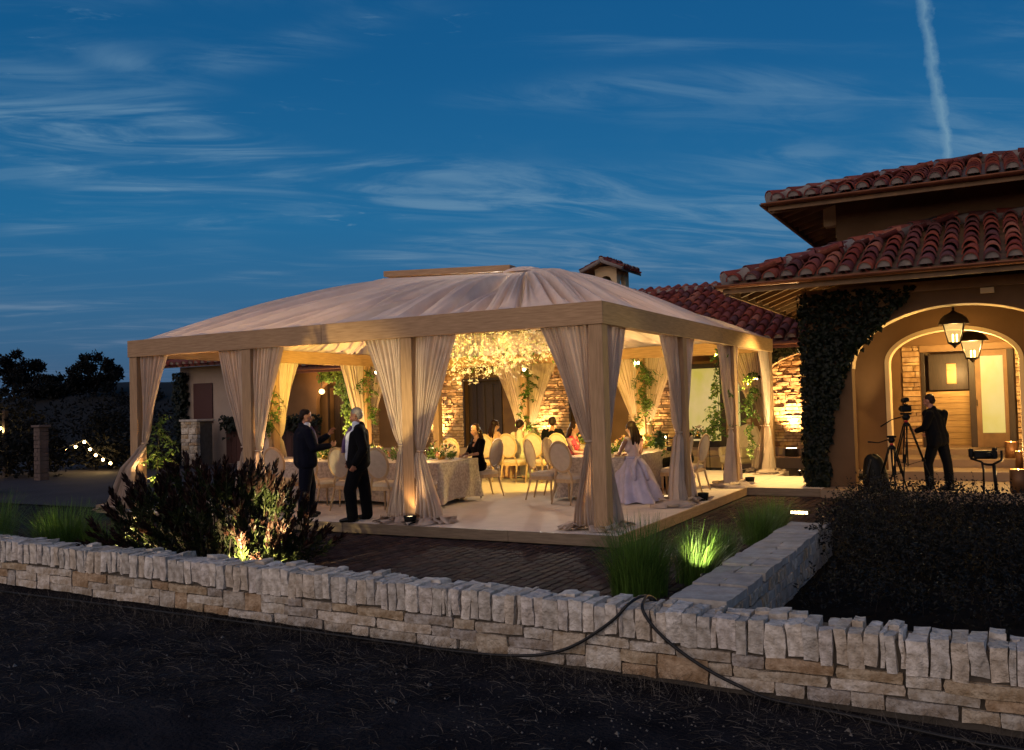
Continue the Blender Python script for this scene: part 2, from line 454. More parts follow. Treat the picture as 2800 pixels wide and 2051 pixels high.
# dry straw and clods over the yard
def straw(n, seed):
    r = np.random.default_rng(seed); vs = []; fs = []
    for i in range(n):
        while True:
            x, y = r.uniform(-9, 6.5), -4.25-abs(r.exponential(2.0))
            if y < -9.5: continue
            clump = .5+nz(x*.9, y*1.3, 1.5)*1.1+.5*nz(x*3, y*3, 8)
            if y > -4.9 and r.uniform() < .5: break
            if r.uniform() < clump*.9: break
        z = gz(x, y); a = r.uniform(0, 2*PI) if r.uniform() < .5 else r.normal(.5, .5)
        L = r.uniform(.04, .15); w = r.uniform(.0008, .0020); lift = r.uniform(.0, .015); up = r.uniform(0, .05)
        if y > -4.7: up = r.uniform(0, .14)
        dxx, dyy = math.cos(a), math.sin(a); bend = r.uniform(-.9, .9)*.12
        o = len(vs)
        for t in (0, .5, 1):
            px_, py_ = x+dxx*L*t-dyy*bend*L*t*t, y+dyy*L*t+dxx*bend*L*t*t; pz = z+.004+lift*math.sin(t*PI)+up*t
            ww = w*(1-.6*t)
            vs.append((px_-dyy*ww, py_+dxx*ww, pz)); vs.append((px_+dyy*ww, py_-dxx*ww, pz+.002))
        fs += [(o, o+1, o+3, o+2), (o+2, o+3, o+5, o+4)]
    return MB().add(vs, fs)
tag(stuff(straw(17000, 3).build("dry_grass", M['straw'])), "thin dry straw scattered over the dark yard before the wall", "dry grass")
gm = mat("pale_gravel", (.13, .115, .10), .9, None, var=.6)
g = MB()
for i in range(2600):
    y = -4.4-abs(rng.exponential(1.8)); x = rng.uniform(-6, 6.2)
    if rng.uniform() > .25+.75*(x > 1) or y < -9.3: continue
    s = rng.uniform(.004, .011) if rng.uniform() < .94 else rng.uniform(.012, .024); z = gz(x, y)
    g.add([(x-s, y, z), (x+s*.8, y-s, z), (x+s*.6, y+s, z), (x, y, z+s*1.1)], [(0, 1, 3), (1, 2, 3), (2, 0, 3)])
tag(stuff(g.build("gravel", gm)), "small pale pebbles strewn over the dark dirt yard", "gravel")

# ================================================================== low stone walls
def rough_stone(w, d, h, seed, amp=.012, nx=2, ny=2, nzz=3, top=.6):
    """an irregular split stone, origin at its base centre: displaced, pinched corners"""
    xs, ys, zs = [(-w/2+w*i/nx) for i in range(nx+1)], [(-d/2+d*i/ny) for i in range(ny+1)], [h*i/nzz for i in range(nzz+1)]
    idx = {}; mb = MB(); vs = []
    def vid(i, j, k2):
        key = (i, j, k2)
        if key not in idx:
            x, y, z = xs[i], ys[j], zs[k2]
            e = (i in (0, nx))+(j in (0, ny))+(k2 in (0, nzz))
            q = V((x, y, z))*9
            dd = noise.noise_vector(q+V((seed*3.1, seed*1.7, seed*.9)))*amp
            big = noise.noise_vector(V((x, y, z))*3.5+V((seed*2.3, 4, seed)))*amp*1.3
            s = 1-.05*(e >= 3)-.02*(e == 2)
            p = V((x*s, y*(1-.04*(e >= 2)), h/2+(z-h/2)*(1-.05*(e >= 2))))+dd+big
            if k2 == nzz: p.z += amp*top*noise.noise(V((seed*5, i*.7, j*.7)))
            idx[key] = len(vs); vs.append(p)
        return idx[key]
    fs = []
    for i in range(nx):
        for j in range(ny):
            fs.append((vid(i, j, nzz), vid(i+1, j, nzz), vid(i+1, j+1, nzz), vid(i, j+1, nzz)))
            fs.append((vid(i, j, 0), vid(i, j+1, 0), vid(i+1, j+1, 0), vid(i+1, j, 0)))
    for k2 in range(nzz):
        for i in range(nx):
            fs.append((vid(i, 0, k2), vid(i+1, 0, k2), vid(i+1, 0, k2+1), vid(i, 0, k2+1)))
            fs.append((vid(i+1, ny, k2), vid(i, ny, k2), vid(i, ny, k2+1), vid(i+1, ny, k2+1)))
        for j in range(ny):
            fs.append((vid(0, j+1, k2), vid(0, j, k2), vid(0, j, k2+1), vid(0, j+1, k2+1)))
            fs.append((vid(nx, j, k2), vid(nx, j+1, k2), vid(nx, j+1, k2+1), vid(nx, j, k2+1)))
    return mb.add(vs, fs)
def wy(x): return -4.20-.012*(x+3)          # front face line
def wtop(x): return .105-.0115*x            # top of the upright stones
fw = thing("low_stone_wall", "long low pale stone wall across the foreground with a rough soldier course of upright stones", "stone wall", (-2, -4.0, -.45))
F0 = V(fw.location)
x0, x1 = -9.6, 6.0
core = MB()
n = 30
for i in range(n):
    a, c = x0+(x1-x0)*i/n, x0+(x1-x0)*(i+1)/n
    core.add([(a, wy(a)+.035, -.7), (c, wy(c)+.035, -.7), (c, wy(c)+.035, wtop(c)-.05), (a, wy(a)+.035, wtop(a)-.05),
              (a, wy(a)+.36, -.7), (c, wy(c)+.36, -.7), (c, wy(c)+.36, wtop(c)-.05), (a, wy(a)+.36, wtop(a)-.05)],
             [(0, 1, 2, 3), (3, 2, 6, 7), (5, 4, 7, 6)])
o = core.build("wall_core", M['wallcore'], fw); o.location = -F0
x = x0; i = 0
r = random.Random(11)
while x < x1:
    w = r.choice([.085, .095, .105, .11, .12, .13, .15]) if r.random() > .1 else r.uniform(.035, .05)
    h = .255+r.uniform(-.015, .02); xc = x+w/2; zt = wtop(xc)+r.uniform(-.014, .014)
    split = r.random() < .55
    d = r.uniform(.17, .24) if split else r.uniform(.36, .42)
    fy = wy(xc)-r.uniform(-.004, .022)
    m = rough_stone(w-r.uniform(.003, .013), d, h, i, .015, 2, 2 if split else 3, 3)
    o = m.build("coping_stone", M['stone'], fw, V((xc, fy+d/2, zt-h))-F0)
    o.rotation_euler = (r.uniform(-.015, .015), r.uniform(-.016, .016), r.uniform(-.03, .03))
    if split:
        d2 = .40-d+r.uniform(-.03, .03); h2 = r.uniform(.13, .2); w2 = w*r.uniform(.8, 1.15)
        m = rough_stone(w2-.008, d2-.012, h2, i+500, .016, 2, 2, 2)
        o = m.build("back_stone", M['stone'], fw, V((xc+r.uniform(-.02, .02), fy+d+d2/2, wtop(xc)-h2+r.uniform(-.03, .025)))-F0)
        o.rotation_euler = (0, r.uniform(-.05, .05), r.uniform(-.1, .1))
    x += w; i += 1
# lower courses of ledge stone under the upright ones: uneven courses, some stones two courses tall
i = 2000
def zb(k, x):      # wavering bed joints below the coping
    return wtop(x)-.262-(0, .088, .182, .275, .34)[k]-(.022*noise.noise(V((x*.9, k*7.3, 2))) if 0 < k < 3 else 0)
busy = []
for k in range(3):
    x = x0; nextbusy = []
    while x < x1:
        hit = [b_ for b_ in busy if b_[0] <= x < b_[1]] if k else []
        if k and hit: x = hit[0][1]; continue
        w = r.uniform(.16, .52) if r.random() < .8 else r.uniform(.5, .75)
        if k:
            nxt = [b_[0] for b_ in busy if b_[0] > x]
            if nxt: w = min(w, min(nxt)-x)
        two = k < 2 and w < .42 and r.random() < .24
        xm_ = x+w/2; zt, zl = zb(k, xm_), zb(k+(2 if two else 1), xm_)
        if w > .03:
            m = rough_stone(w-.004, .13, zt-zl-.004, i, .010, 3, 1, 2, .3)
            o = m.build("ledge_stone", M['stone2'], fw, V((xm_, wy(xm_)+.06-r.uniform(-.008, .016), zl))-F0)
            o.rotation_euler = (0, r.uniform(-.012, .012), 0)
        if two: nextbusy.append((x, x+w))
        x += w; i += 1
    busy = nextbusy

cwt = thing("short_stone_wall", "short low stone wall with flat slab caps running back from the front wall beside the grass", "stone wall", (2.4, -1.6, -.40))
F1 = V(cwt.location)
o = MB().box(2.18, 2.62, -3.86, 1.05, -.6, .03).build("wall_core", M['wallcore'], cwt); o.location = -F1
y = -3.9; i = 4000
while y < 1.0:
    L = r.uniform(.26, .44)
    if r.random() < .4: ws = [(.0, .52)]
    else:
        s_ = r.uniform(.2, .32); ws = [(0, s_), (s_, .52-s_)]
    for (wx, ww) in ws:
        m = rough_stone(ww-.008, L-.008, .075, i, .009, 2, 2, 1, .5)
        o = m.build("cap_slab", M['capstone'], cwt, V((2.135+wx+ww/2, y+L/2, .028+r.uniform(-.006, .008)))-F1)
        o.rotation_euler = (r.uniform(-.015, .015), r.uniform(-.015, .015), r.uniform(-.02, .02)); i += 1
    y += L
for side, xf in ((1, 2.60), (-1, 2.20)):
    z = .03
    for hh in (.12, .10, .13, .10):
        y = -3.85
        while y < 1.02:
            L = min(r.uniform(.18, .42), 1.08-y)
            if side > 0 or z > -.1:
                m = rough_stone(.10, L-.008, hh-.006, i, .014, 1, 3, 2, .3)
                m.build("face_stone", M['stone2'] if r.random() < .3 else M['capstone'], cwt, V((xf, y+L/2, z-hh))-F1); i += 1
            y += L
        z -= hh
m = MB().box(2.16, 2.66, 1.02, 1.10, -.4, .03, .01).build("end_stone", M['capstone'], cwt); m.location = -F1
# planter bed on the right
b = MB(); rows = []
for y in np.linspace(-3.85, 6.4, 24): rows.append([V((x, y, -.37+.10*(y+3.8)/10+.05*nz(x*1.5, y*1.5, 6))) for x in np.linspace(2.62, 9, 20)])
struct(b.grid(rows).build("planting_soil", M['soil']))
# ================================================================== dining platform + walkway
BT, BB = 3.108, 2.80
TX0, TX1, TY0, TY1 = -9.4746, 0.0, 0.0, 10.2554
pl = thing("dining_platform", "low carpeted timber platform carrying the whole dining pavilion", "platform", (-4.7, 5, -.15))
P0 = V(pl.location)
def onp(o): o.location = V(o.location)-P0; return o
onp(MB().box(-9.62, .212, -.222, 10.5, -.145, 0.0).build("carpet", M['carpet'], pl))
onp(MB().box(-10.93, -9.625, .42, 2.6, -.145, -.003).build("side_step", M['carpet'], pl))
onp(MB().box(.214, 1.62, 6.462, 9.2, -.145, -.002).build("walkway_carpet", M['carpet'], pl))
def fascia(name, x0, x1, y0, y1, m): return onp(MB().box(x0, x1, y0, y1, -.147, .004, .004).build(name, m, pl))
for a, c in ((-9.65, -7.1), (-7.096, -4.3), (-4.296, -1.4), (-1.396, .2424)): fascia("front_board", a, c, -.2516, -.2222, M['fascia'])
for a, c in ((-.2216, 2.1), (2.104, 4.4), (4.404, 6.43)): fascia("side_board", .2122, .2424, a, c, M['wood_y'])
fascia("walkway_board", .2428, 1.62, 6.432, 6.4615, M['fascia'])
fascia("step_board", -10.95, -9.655, .39, .419, M['fascia'])
fascia("step_board", -10.96, -10.931, .42, 2.6, M['wood_y'])
fascia("end_board", -9.652, -9.6215, -.2216, .38, M['wood_y'])

# ================================================================== pavilion
tent = thing("dining_pavilion", "square timber framed dining pavilion with draped cream cloth roof over the lit tables", "pavilion", (-4.737, 5.128, 0))
T0 = V(tent.location)
def ont(o): o.location = V(o.location)-T0; return o
PW = .20
FX = [-9.355, -6.53, -3.235, -.12]
RY = [.12, 3.62, 6.88, 10.135]
posts = [(x, .12) for x in FX]+[(-.12, y) for y in RY[1:]]+[(x, RY[3]) for x in FX[:3]]+[(FX[0], y) for y in RY[1:3]]
for (x, y) in posts:
    h = PW/2
    ont(MB().box(x-h, x+h, y-h, y+h, 0.002, BB, .006).build("post", M['wood_v'], tent))
# beams: inner boxes + outer fascia boards, each board its own
def ring_beam():
    t = .16
    ont(MB().box(TX0+.032, TX1-.032, .032, .032+t, BB+.004, BT-.03).build("beam", M['wood'], tent))
    ont(MB().box(TX0+.032, TX1-.032, TY1-.032-t, TY1-.032, BB+.004, BT-.03).build("beam", M['wood'], tent))
    ont(MB().box(TX0+.032, TX0+.032+t, .034+t, TY1-.034-t, BB+.004, BT-.03).build("beam", M['wood_y'], tent))
    ont(MB().box(TX1-.032-t, TX1-.032, .034+t, TY1-.034-t, BB+.004, BT-.03).build("beam", M['wood_y'], tent))
ring_beam()
def bbox(name, x0, x1, y0, y1, m): ont(MB().box(x0, x1, y0, y1, BB, BT, .004).build(name, m, tent))
for y0, y1 in ((0, .03), (TY1-.03, TY1)):
    bbox("fascia_board", TX0, -4.86, y0, y1, M['wood']); bbox("fascia_board", -4.855, TX1, y0-.001, y1-.001, M['wood'])
for x0, x1 in ((TX0, TX0+.03), (TX1-.03, TX1)):
    bbox("fascia_board", x0, x1, .0315, 5.9, M['wood_y']); bbox("fascia_board", x0, x1, 5.905, TY1-.0325, M['wood_y'])

# draped roof: gathers run from the eaves up to a short ridge
RX0, RX1, RYc, RZ = -7.25, -3.75, 5.128, 4.50
def roof_point(u, v):
    """u in [0,4): side + position; v 0 eave .. 1 ridge"""
    s = int(u) % 4; t = u-int(u)
    if s == 0: e = V((TX0+(TX1-TX0)*t, .03, BT)); 
    elif s == 1: e = V((TX1-.03, TY1*t, BT))
    elif s == 2: e = V((TX1-(TX1-TX0)*t, TY1-.03, BT))
    else: e = V((TX0+.03, TY1-TY1*t, BT))
    rx = min(max(e.x*.62-1.9, RX0), RX1) if s in (0, 2) else (RX1 if s == 1 else RX0)
    if s == 0: q = V((RX0+(RX1-RX0)*min(max((t-.10)/.74, 0), 1)**.72, RYc-.09, RZ))
    elif s == 1: q = V((RX1+.10, RYc-.09+.18*t, RZ))
    elif s == 2: q = V((RX1-(RX1-RX0)*min(max((t-.12)/.76, 0), 1), RYc+.09, RZ))
    else: q = V((RX0-.10, RYc+.09-.18*t, RZ))
    return e, q
def ridge_z(x): return 4.50+(-4.11-max(min(x, -3.6), -7.4))/3.2*.17
NU, NV = 900, 28
rows = []
per = []
for i in range(NU):
    u = 4*i/NU; e, q = roof_point(u, 0); per.append((u, e, q))
acc = 0
for j in range(NV+1):
    v = j/NV; row = []
    for i, (u, e, q) in enumerate(per):
        p = e.lerp(q, v)
        # profile: a little bulge near the ridge, slack lower down
        hb = .5-.5*math.cos(2*PI*min(max((u-.35)/2.3, 0), 1))
        z = BT-.012+(ridge_z(q.x)-.03-BT)*(v*.92+.08*math.sin(v*PI/2)) + (.02+.15*hb)*math.sin(PI*v**1.5)
        # gather folds: strong near the ridge and at mid-height, smooth hems
        th = i*2*PI/NU
        k1 = noise.noise(V((math.cos(th)*6.5, math.sin(th)*6.5, v*.35)))
        k2 = noise.noise(V((math.cos(th)*19, math.sin(th)*19, v*.45+3)))
        k3 = noise.noise(V((math.cos(th)*46, math.sin(th)*46, v*.5+7)))
        k4 = noise.noise(V((math.cos(th)*3, math.sin(th)*3, v*1.1+11)))
        env = (math.sin(PI*min(v*1.05+.02, 1))**.7)
        ridge = 1.35 if u < 2 and .3 < u else 1.0
        f = env*ridge*(.06*k1-.36*max(0, 1-abs(k2)*2.2)**3-.16*max(0, 1-abs(k3)*2.4)**2*(.4+.9*v)+.06+.05*k4)
        nrm = V((0, 0, 1))
        out = (e-V((-4.737, 5.128, BT))); out.z = 0; out.normalize()
        p = V((p.x, p.y, z))+nrm*f*.9+out*f*.35
        row.append(p)
    rows.append(row)
cap_ring = [V((p.x, p.y, RZ-.03)) for p in rows[-1]]
ro = MB().grid(rows, True, True)
ont(ro.build("cloth_roof", M['roofcloth'], tent))
xa, xb = -7.31, -4.11
ont(MB().prism([(xa, ridge_z(xa)-.01), (xb, ridge_z(xb)-.01), (xb, ridge_z(xb)+.115), (xa, ridge_z(xa)+.115)], 'y', RYc-.13, RYc+.13).build("ridge_cap", M['wood'], tent))
# dome of gathered cloth at the right end of the ridge
dm = MB(); rows = []
for j in range(9):
    a = j/8*PI/2; row = []
    for i in range(28):
        w = 2*PI*i/28; rr = .34*math.cos(a)*(1+.06*math.sin(9*w))
        row.append(V((RX1-.12+rr*1.25*math.cos(w), RYc+rr*math.sin(w), RZ-.06+.12*math.sin(a))))
    rows.append(row)
ont(dm.grid(rows, True, True).build("cloth_knot", M['roofcloth'], tent))

# ------------------------------------------------------------------ curtains
def curtain(px_, py_, ax, w, label, tie=1.13, gather=.085, seed=0, puddle=.42, inset=.105, top=BB+.02, outset=0.0, full=1.0, sweep=0.0, group="curtains tied to the pavilion posts"):
    """ax=(dx,dy): direction along the beam away from the post; cloth hangs w wide at the top, is tied near the post, flares to the floor"""
    A_ = V((ax[0], ax[1], 0)); N_ = V((-A_.y, A_.x, 0))
    root = thing("tied_curtain", label, "curtain", (px_+A_.x*(inset+.12), py_+A_.y*(inset+.12), 0.0), 0, group)
    nS, rows = 96, []
    rr = random.Random(seed); ph = [rr.uniform(0, 6) for _ in range(6)]
    tie += rr.uniform(-.05, .05); gather *= rr.uniform(.85, 1.25); puddle *= rr.uniform(.8, 1.2)
    npl = 11+int(w*6)
    def width(z):
        if z >= tie:
            t = (z-tie)/(top-tie); s = t**.86
            return gather+(w-gather)*s
        t = (tie-z)/tie
        return gather+(.26-gather)*min(1, t*1.3)**.9+.20*t*t
    def start(z):
        if z >= tie: return inset+ .015*(1-(z-tie)/(top-tie))
        return inset-.005-.10*((tie-z)/tie)**2
    zs = list(np.linspace(top, tie+.06, 16))+[tie+.03, tie, tie-.03]+list(np.linspace(tie-.1, .06, 14))
    for z in zs:
        row = []; W = width(z); S = start(z)
        depth = .046 if z > tie else .046+.055*(tie-z)/tie
        pin = max(0, 1-abs(z-tie)/.10)
        depth *= (1-.55*pin)
        for i in range(nS+1):
            s = i/nS
            fold = math.sin(s*npl*2*PI+ph[0]+.9*math.sin(z*2+ph[1]+s*4))*(.7+.6*noise.noise(V((s*6, z*.6, seed*2.1))))+.45*math.sin(s*npl*.9*PI+ph[2]+z*.7)
            fold += 1.2*noise.noise(V((s*5+seed, z*.9, seed*1.3)))
            fz = max(0, (tie-z)/tie)**1.3
            off = S+W*s*(1+.5*sweep*fz)+.01*math.sin(s*9+z*3+ph[3])-sweep*fz; oo = outset-(.26*min(1, fz*4)*(sweep > 0))
            p = V((px_, py_, z))+A_*off+N_*(fold*depth+oo)
            # scalloped outer edge: cloth swags in from the top corner
            if z > tie: p -= A_*(.07*s*math.sin(PI*(z-tie)/(top-tie)))*w
            row.append(p)
        rows.append(row)
    # puddle on the carpet
    Wf = width(.06)
    for j, t in enumerate((.25, .5, .75, 1.0)):
        row = []
        for i in range(nS+1):
            s = i/nS; base_ = rows[len(zs)-1][i]
            cen = V((px_, py_, 0))+A_*(start(.06)+Wf/2)
            d = base_-cen; d.z = 0
            d = (d+A_*(s-.5)*.25).normalized() if d.length > 1e-4 else A_
            lump = abs(noise.noise(V((s*7+seed, t*2, 3))))
            p = base_+d*puddle*t*(.45+.9*lump)
            p.z = max(.012, .075*(1-t)+.10*lump*math.sin(PI*min(t+.1, 1))+.01)
            row.append(p)
        rows.append(row)
    mb = MB().grid(rows); mb.v = [tuple(V(p)-V(root.location)) for p in mb.v]
    c = mb.build("cloth", M['cloth'], root)
    # tie band
    cen = V((px_, py_, tie))+A_*(start(tie)+gather/2)-V(root.location)
    tb = MB()
    tb.tube([cen+(A_*math.cos(a)*gather*.66+N_*(math.sin(a)*.052+outset)) for a in np.linspace(0, 2*PI, 15)], .013, 5, False)
    tb.build("tie_band", M['cloth'], root)
    return root
CT = [  # px, py, axis, width, label
 (FX[0], .12, (1, 0), .72, "cream curtain at the leftmost front post, sweeping left at its foot", dict(puddle=.5, tie=1.2, sweep=.62)),
 (FX[1], .12, (-1, 0), .68, "cream curtain on the left side of the front post behind the red shrub", {}),
 (FX[1], .12, (1, 0), .62, "cream curtain on the right side of the front post behind the red shrub", {}),
 (FX[2], .12, (-1, 0), .72, "cream curtain on the left side of the front post beside the grey-haired man", {}),
 (FX[2], .12, (1, 0), .78, "cream curtain on the right side of the front post beside the grey-haired man", {}),
 (FX[3], .12, (-1, 0), .78, "cream curtain on the left side of the nearest corner post, puddled at its foot", dict(tie=1.22, puddle=.4)),
 (FX[3], .12, (0, 1), .86, "cream curtain on the right side of the nearest corner post", dict(tie=1.15)),
 (-.12, RY[1], (0, -1), .85, "cream curtain on the near side of the right-hand post by the lavender gown", dict(tie=1.15, puddle=.5)),
 (-.12, RY[1], (0, 1), .62, "cream curtain on the far side of the right-hand post by the lavender gown", {}),
 (-.12, RY[2], (0, -1), .85, "golden lit curtain on the near side of the third right-hand post", dict(puddle=.5)),
 (-.12, RY[2], (0, 1), .5, "golden lit curtain on the far side of the third right-hand post", {}),
 (-.12, RY[3], (0, -1), .75, "golden lit curtain on the near side of the rear right corner post", dict(puddle=.45)),
 (-.12, RY[3], (-1, 0), .95, "golden lit curtain falling to the left of the rear right corner post", dict(puddle=.45)),
 (FX[2], RY[3], (-1, 0), .85, "yellow curtain left of the rear post with the largest vine, behind the gown", {}),
 (FX[2], RY[3], (1, 0), .85, "yellow curtain right of the rear post with the largest vine, behind the gown", {}),
 (FX[1], RY[3], (-1, 0), .85, "yellow lit curtain left of the rear post seen below the flower chandelier", {}),
 (FX[1], RY[3], (1, 0), .85, "yellow lit curtain right of the rear post seen below the flower chandelier", {}),
 (FX[0], RY[2], (0, -1), .85, "yellow lit curtain left of the far-side post above the grey-haired man", {}),
 (FX[0], RY[2], (0, 1), .85, "yellow lit curtain right of the far-side post above the grey-haired man", {}),
 (FX[0], RY[1], (0, -1), .75, "yellow edged curtain hanging behind the leftmost front curtain", {}),
 (FX[0], RY[1], (0, 1), .75, "yellow edged curtain just right of the front post behind the red shrub", {}),
]
for i, (x, y, ax, w, lab, kw) in enumerate(CT): curtain(x, y, ax, w, lab, seed=i+1, **kw)
# ================================================================== houses
def arc_pts(cx, hw, zs, zc_, n=22):
    """elliptical arch from right spring to left spring"""
    return [(cx+hw*math.cos(a), zs+(zc_-zs)*math.sin(a)) for a in np.linspace(0, PI, n)]
def arch_wall_poly(x0, x1, z0, z1, arches):
    """closed outline (x,z): bottom edge interrupted by arched openings, arches sorted by x"""
    p = [(x0, z0)]
    for (cx, hw, zs, zc_) in arches:
        p.append((cx-hw, z0)); p += [(x, z) for x, z in reversed(arc_pts(cx, hw, zs, zc_))]; p.append((cx+hw, z0))
    p += [(x1, z0), (x1, z1), (x0, z1)]
    return p
def cover_tile(L=.62, r0=.135, r1=.105, th=.022, n=7):
    """half-barrel tile, origin mid of lower end, runs +Y up slope (local), convex +Z"""
    mb = MB(); vs = []
    for (y, r) in ((0, r0), (L, r1)):
        for rr in (r, r-th):
            for i in range(n+1):
                a = PI*i/n; vs.append((rr*math.cos(a), y, rr*math.sin(a)*1.08))
    m = n+1; fs = []
    for i in range(n):
        fs.append((i, i+1, 2*m+i+1, 2*m+i)); fs.append((m+i+1, m+i, 3*m+i, 3*m+i+1)); fs.append((i+1, i, m+i, m+i+1))
    mb.add(vs, fs, False)
    for k in range(0, len(mb.f), 3): mb.sm[k] = True
    me = mb.mesh("roof_tile"); me.materials.append(M['tile']); return me
TILES = [cover_tile(.62*random.uniform(.97, 1.03), .135*random.uniform(.94, 1.06), .105) for _ in range(5)]
def tile_roof(parent, origin, ux, uy, ncol, pitch, slope_len, expo, colmax, nparts=300, pick=None, ridge=None, first=0, ts=1.0):
    """lay barrel tiles: ux along eave, uy up slope (both unit); colmax(i) -> usable slope length of column i"""
    ux, uy = V(ux), V(uy); nn = ux.cross(uy); inv = V(parent.location)
    R = Matrix((ux, uy, nn)).transposed().to_4x4()
    items = []
    for i in range(first, ncol):
        s0, s1 = colmax(i)
        k = 0; s = 0.0
        while s < s1:
            if s+expo > s0: items.append((i, k, s))
            s += expo; k += 1
    order = sorted(items, key=(lambda t: pick(V(origin)+ux*(t[0]*pitch)+uy*t[2])) if pick else (lambda t: 0))
    rest = MB(); pans = MB(); plugs = MB()
    for n_, (i, k, s) in enumerate(order):
        p = V(origin)+ux*(i*pitch+random.uniform(-.012, .012))+uy*(s+random.uniform(-.025, .025))+nn*(.055+random.uniform(-.006, .010))
        me = random.choice(TILES)
        Rt = R @ Matrix.Rotation(random.uniform(-.05, .05), 4, 'Z') @ Matrix.Rotation(-.055+random.uniform(-.012, .012), 4, 'X') @ Matrix.Diagonal((ts, ts, ts, 1))
        if n_ < nparts:
            o = link("roof_tile", me, parent); o.matrix_local = Matrix.Translation(p-inv) @ Rt
        else:
            vs = [Matrix.Translation(p-inv) @ Rt @ v.co for v in me.vertices]
            rest.add(vs, [tuple(q.vertices) for q in me.polygons], True)
        # pan tile between this column and the next
        q0 = V(origin)+ux*((i+.5)*pitch)+uy*(s-.03)-inv
        vs = []
        for (y, lift) in ((0, .016), (expo+.05, 0)):
            for a in np.linspace(PI, 2*PI, 6):
                vs.append(q0+ux*(.46*pitch*math.cos(a))+uy*y+nn*(.055+lift+.085*math.sin(a)))
        pans.add(vs, [(j, j+1, 7+j, 6+j) for j in range(5)], True)
        if k == 0:
            c = p-inv+uy*.03; vs = [c+ux*(.108*math.cos(a))+nn*(.115*math.sin(a)+.03) for a in np.linspace(0, PI, 8)]
            plugs.add([V(v)-nn*.02 for v in vs]+[V(v)-nn*.02+uy*.05 for v in vs], [tuple(range(8))]+[(j, 8+j, 9+j, j+1) for j in range(7)])
    if rest.f: stuff(rest.build("more_tiles", M['tile'], parent))
    stuff(pans.build("pan_tiles", M['tile'], parent))
    if plugs.f: stuff(plugs.build("mortar_plugs", M['mortar'], parent))
def ridge_tiles(parent, a, b_, name="hip_tile", L=.58, ts=1.0):
    L = L*ts
    a, b_ = V(a), V(b_); d = (b_-a); n = max(1, int(d.length/(L*.86))); d.normalize()
    up = V((0, 0, 1)); x = d.cross(up).normalized(); z = x.cross(d)
    R = Matrix((x, d, z)).transposed().to_4x4(); inv = V(parent.location)
    for i in range(n):
        p = a+d*(i*L*.86)+z*.03
        o = link(name, random.choice(TILES), parent)
        o.matrix_local = Matrix.Translation(p-inv) @ R @ Matrix.Rotation(-.05+random.uniform(-.02, .02), 4, 'X') @ Matrix.Diagonal((1.05*ts, .95*ts, .85*ts, 1))
    mb = MB(); mb.tube([a-inv-z*.03, b_-inv-z*.03], .155*ts, 8); mb.build("ridge_mortar", M['mortar'], parent)

house = thing("main_house", "ochre stucco house at right with tiled roofs and a tall arched porch", "house", (4.5, 9, 0))
H0 = V(house.location)
def onh(o): o.location = V(o.location)-H0; return o
# porch front wall with the big arch, inner wall with the smaller arch
onh(MB().prism(arch_wall_poly(1.40, 10, -.2, 3.70, [(4.03, 1.86, 2.25, 3.36)]), 'y', 7.0, 7.42).build("porch_wall", M['stucco'], house))
a_ = arc_pts(4.03, 1.86, 2.25, 3.36, 30)
trim = [(x, z) for x, z in a_]+[(4.03+(x-4.03)*1.035, 2.25+(z-2.25)*1.055) for x, z in reversed(a_)]
tr_ = MB()
for i in range(len(a_)-1):
    q = [a_[i], a_[i+1], trim[len(trim)-2-i], trim[len(trim)-1-i]]
    tr_.prism(q, 'y', 6.985, 7.0)
onh(tr_.build("arch_trim", M['stucco'], house))
onh(MB().prism(arch_wall_poly(1.85, 10, -.1, 3.66, [(3.81, 1.19, 2.38, 3.03)]), 'y', 9.0, 9.42).build("inner_arch_wall", M['stucco'], house))
a2 = arc_pts(3.81, 1.19, 2.38, 3.03, 30); tr_ = MB()
for i in range(len(a2)-1):
    e = lambda q, f=1.06, g=1.10: (3.81+(q[0]-3.81)*f, 2.38+(q[1]-2.38)*g)
    tr_.prism([a2[i], a2[i+1], e(a2[i+1]), e(a2[i])], 'y', 8.975, 9.0)
onh(tr_.build("arch_trim", M['ivory'], house))
for x in (2.55, 5.0): onh(MB().box(x, x+.07, 8.975, 9.0, .0, 2.38).build("arch_trim", M['ivory'], house))
onh(MB().prism(arch_wall_poly(7.42, 12.0, -.2, 3.66, [(8.25, .62, 2.1, 2.75)]), 'x', 1.40, 1.82).build("porch_side_wall", M['stucco'], house))
onh(MB().box(1.2, 10, 6.98, 12.4, 3.66, 3.72).build("porch_ceiling", M['eavewood'], house))
def lit_lining(cx, hw, zs, zc_, y0, y1, jambs=True):
    a = arc_pts(cx, hw, zs, zc_, 30); t = MB()
    e = lambda q: (cx+(q[0]-cx)*(1-.012/hw), zs+(q[1]-zs)*(1-.012/(zc_-zs)))
    for i in range(len(a)-1): t.prism([a[i], e(a[i]), e(a[i+1]), a[i+1]], 'y', y0, y1)
    if jambs: t.box(cx-hw, cx-hw+.012, y0, y1, 0, zs).box(cx+hw-.012, cx+hw, y0, y1, 0, zs)
    onh(t.build("lit_arch_lining", M['ivory'], house))  # paler strip puts lantern light on the arch reveals into the colour
lit_lining(4.03, 1.86, 2.25, 3.36, 7.0, 7.42, False); lit_lining(3.81, 1.19, 2.38, 3.03, 9.0, 9.42)
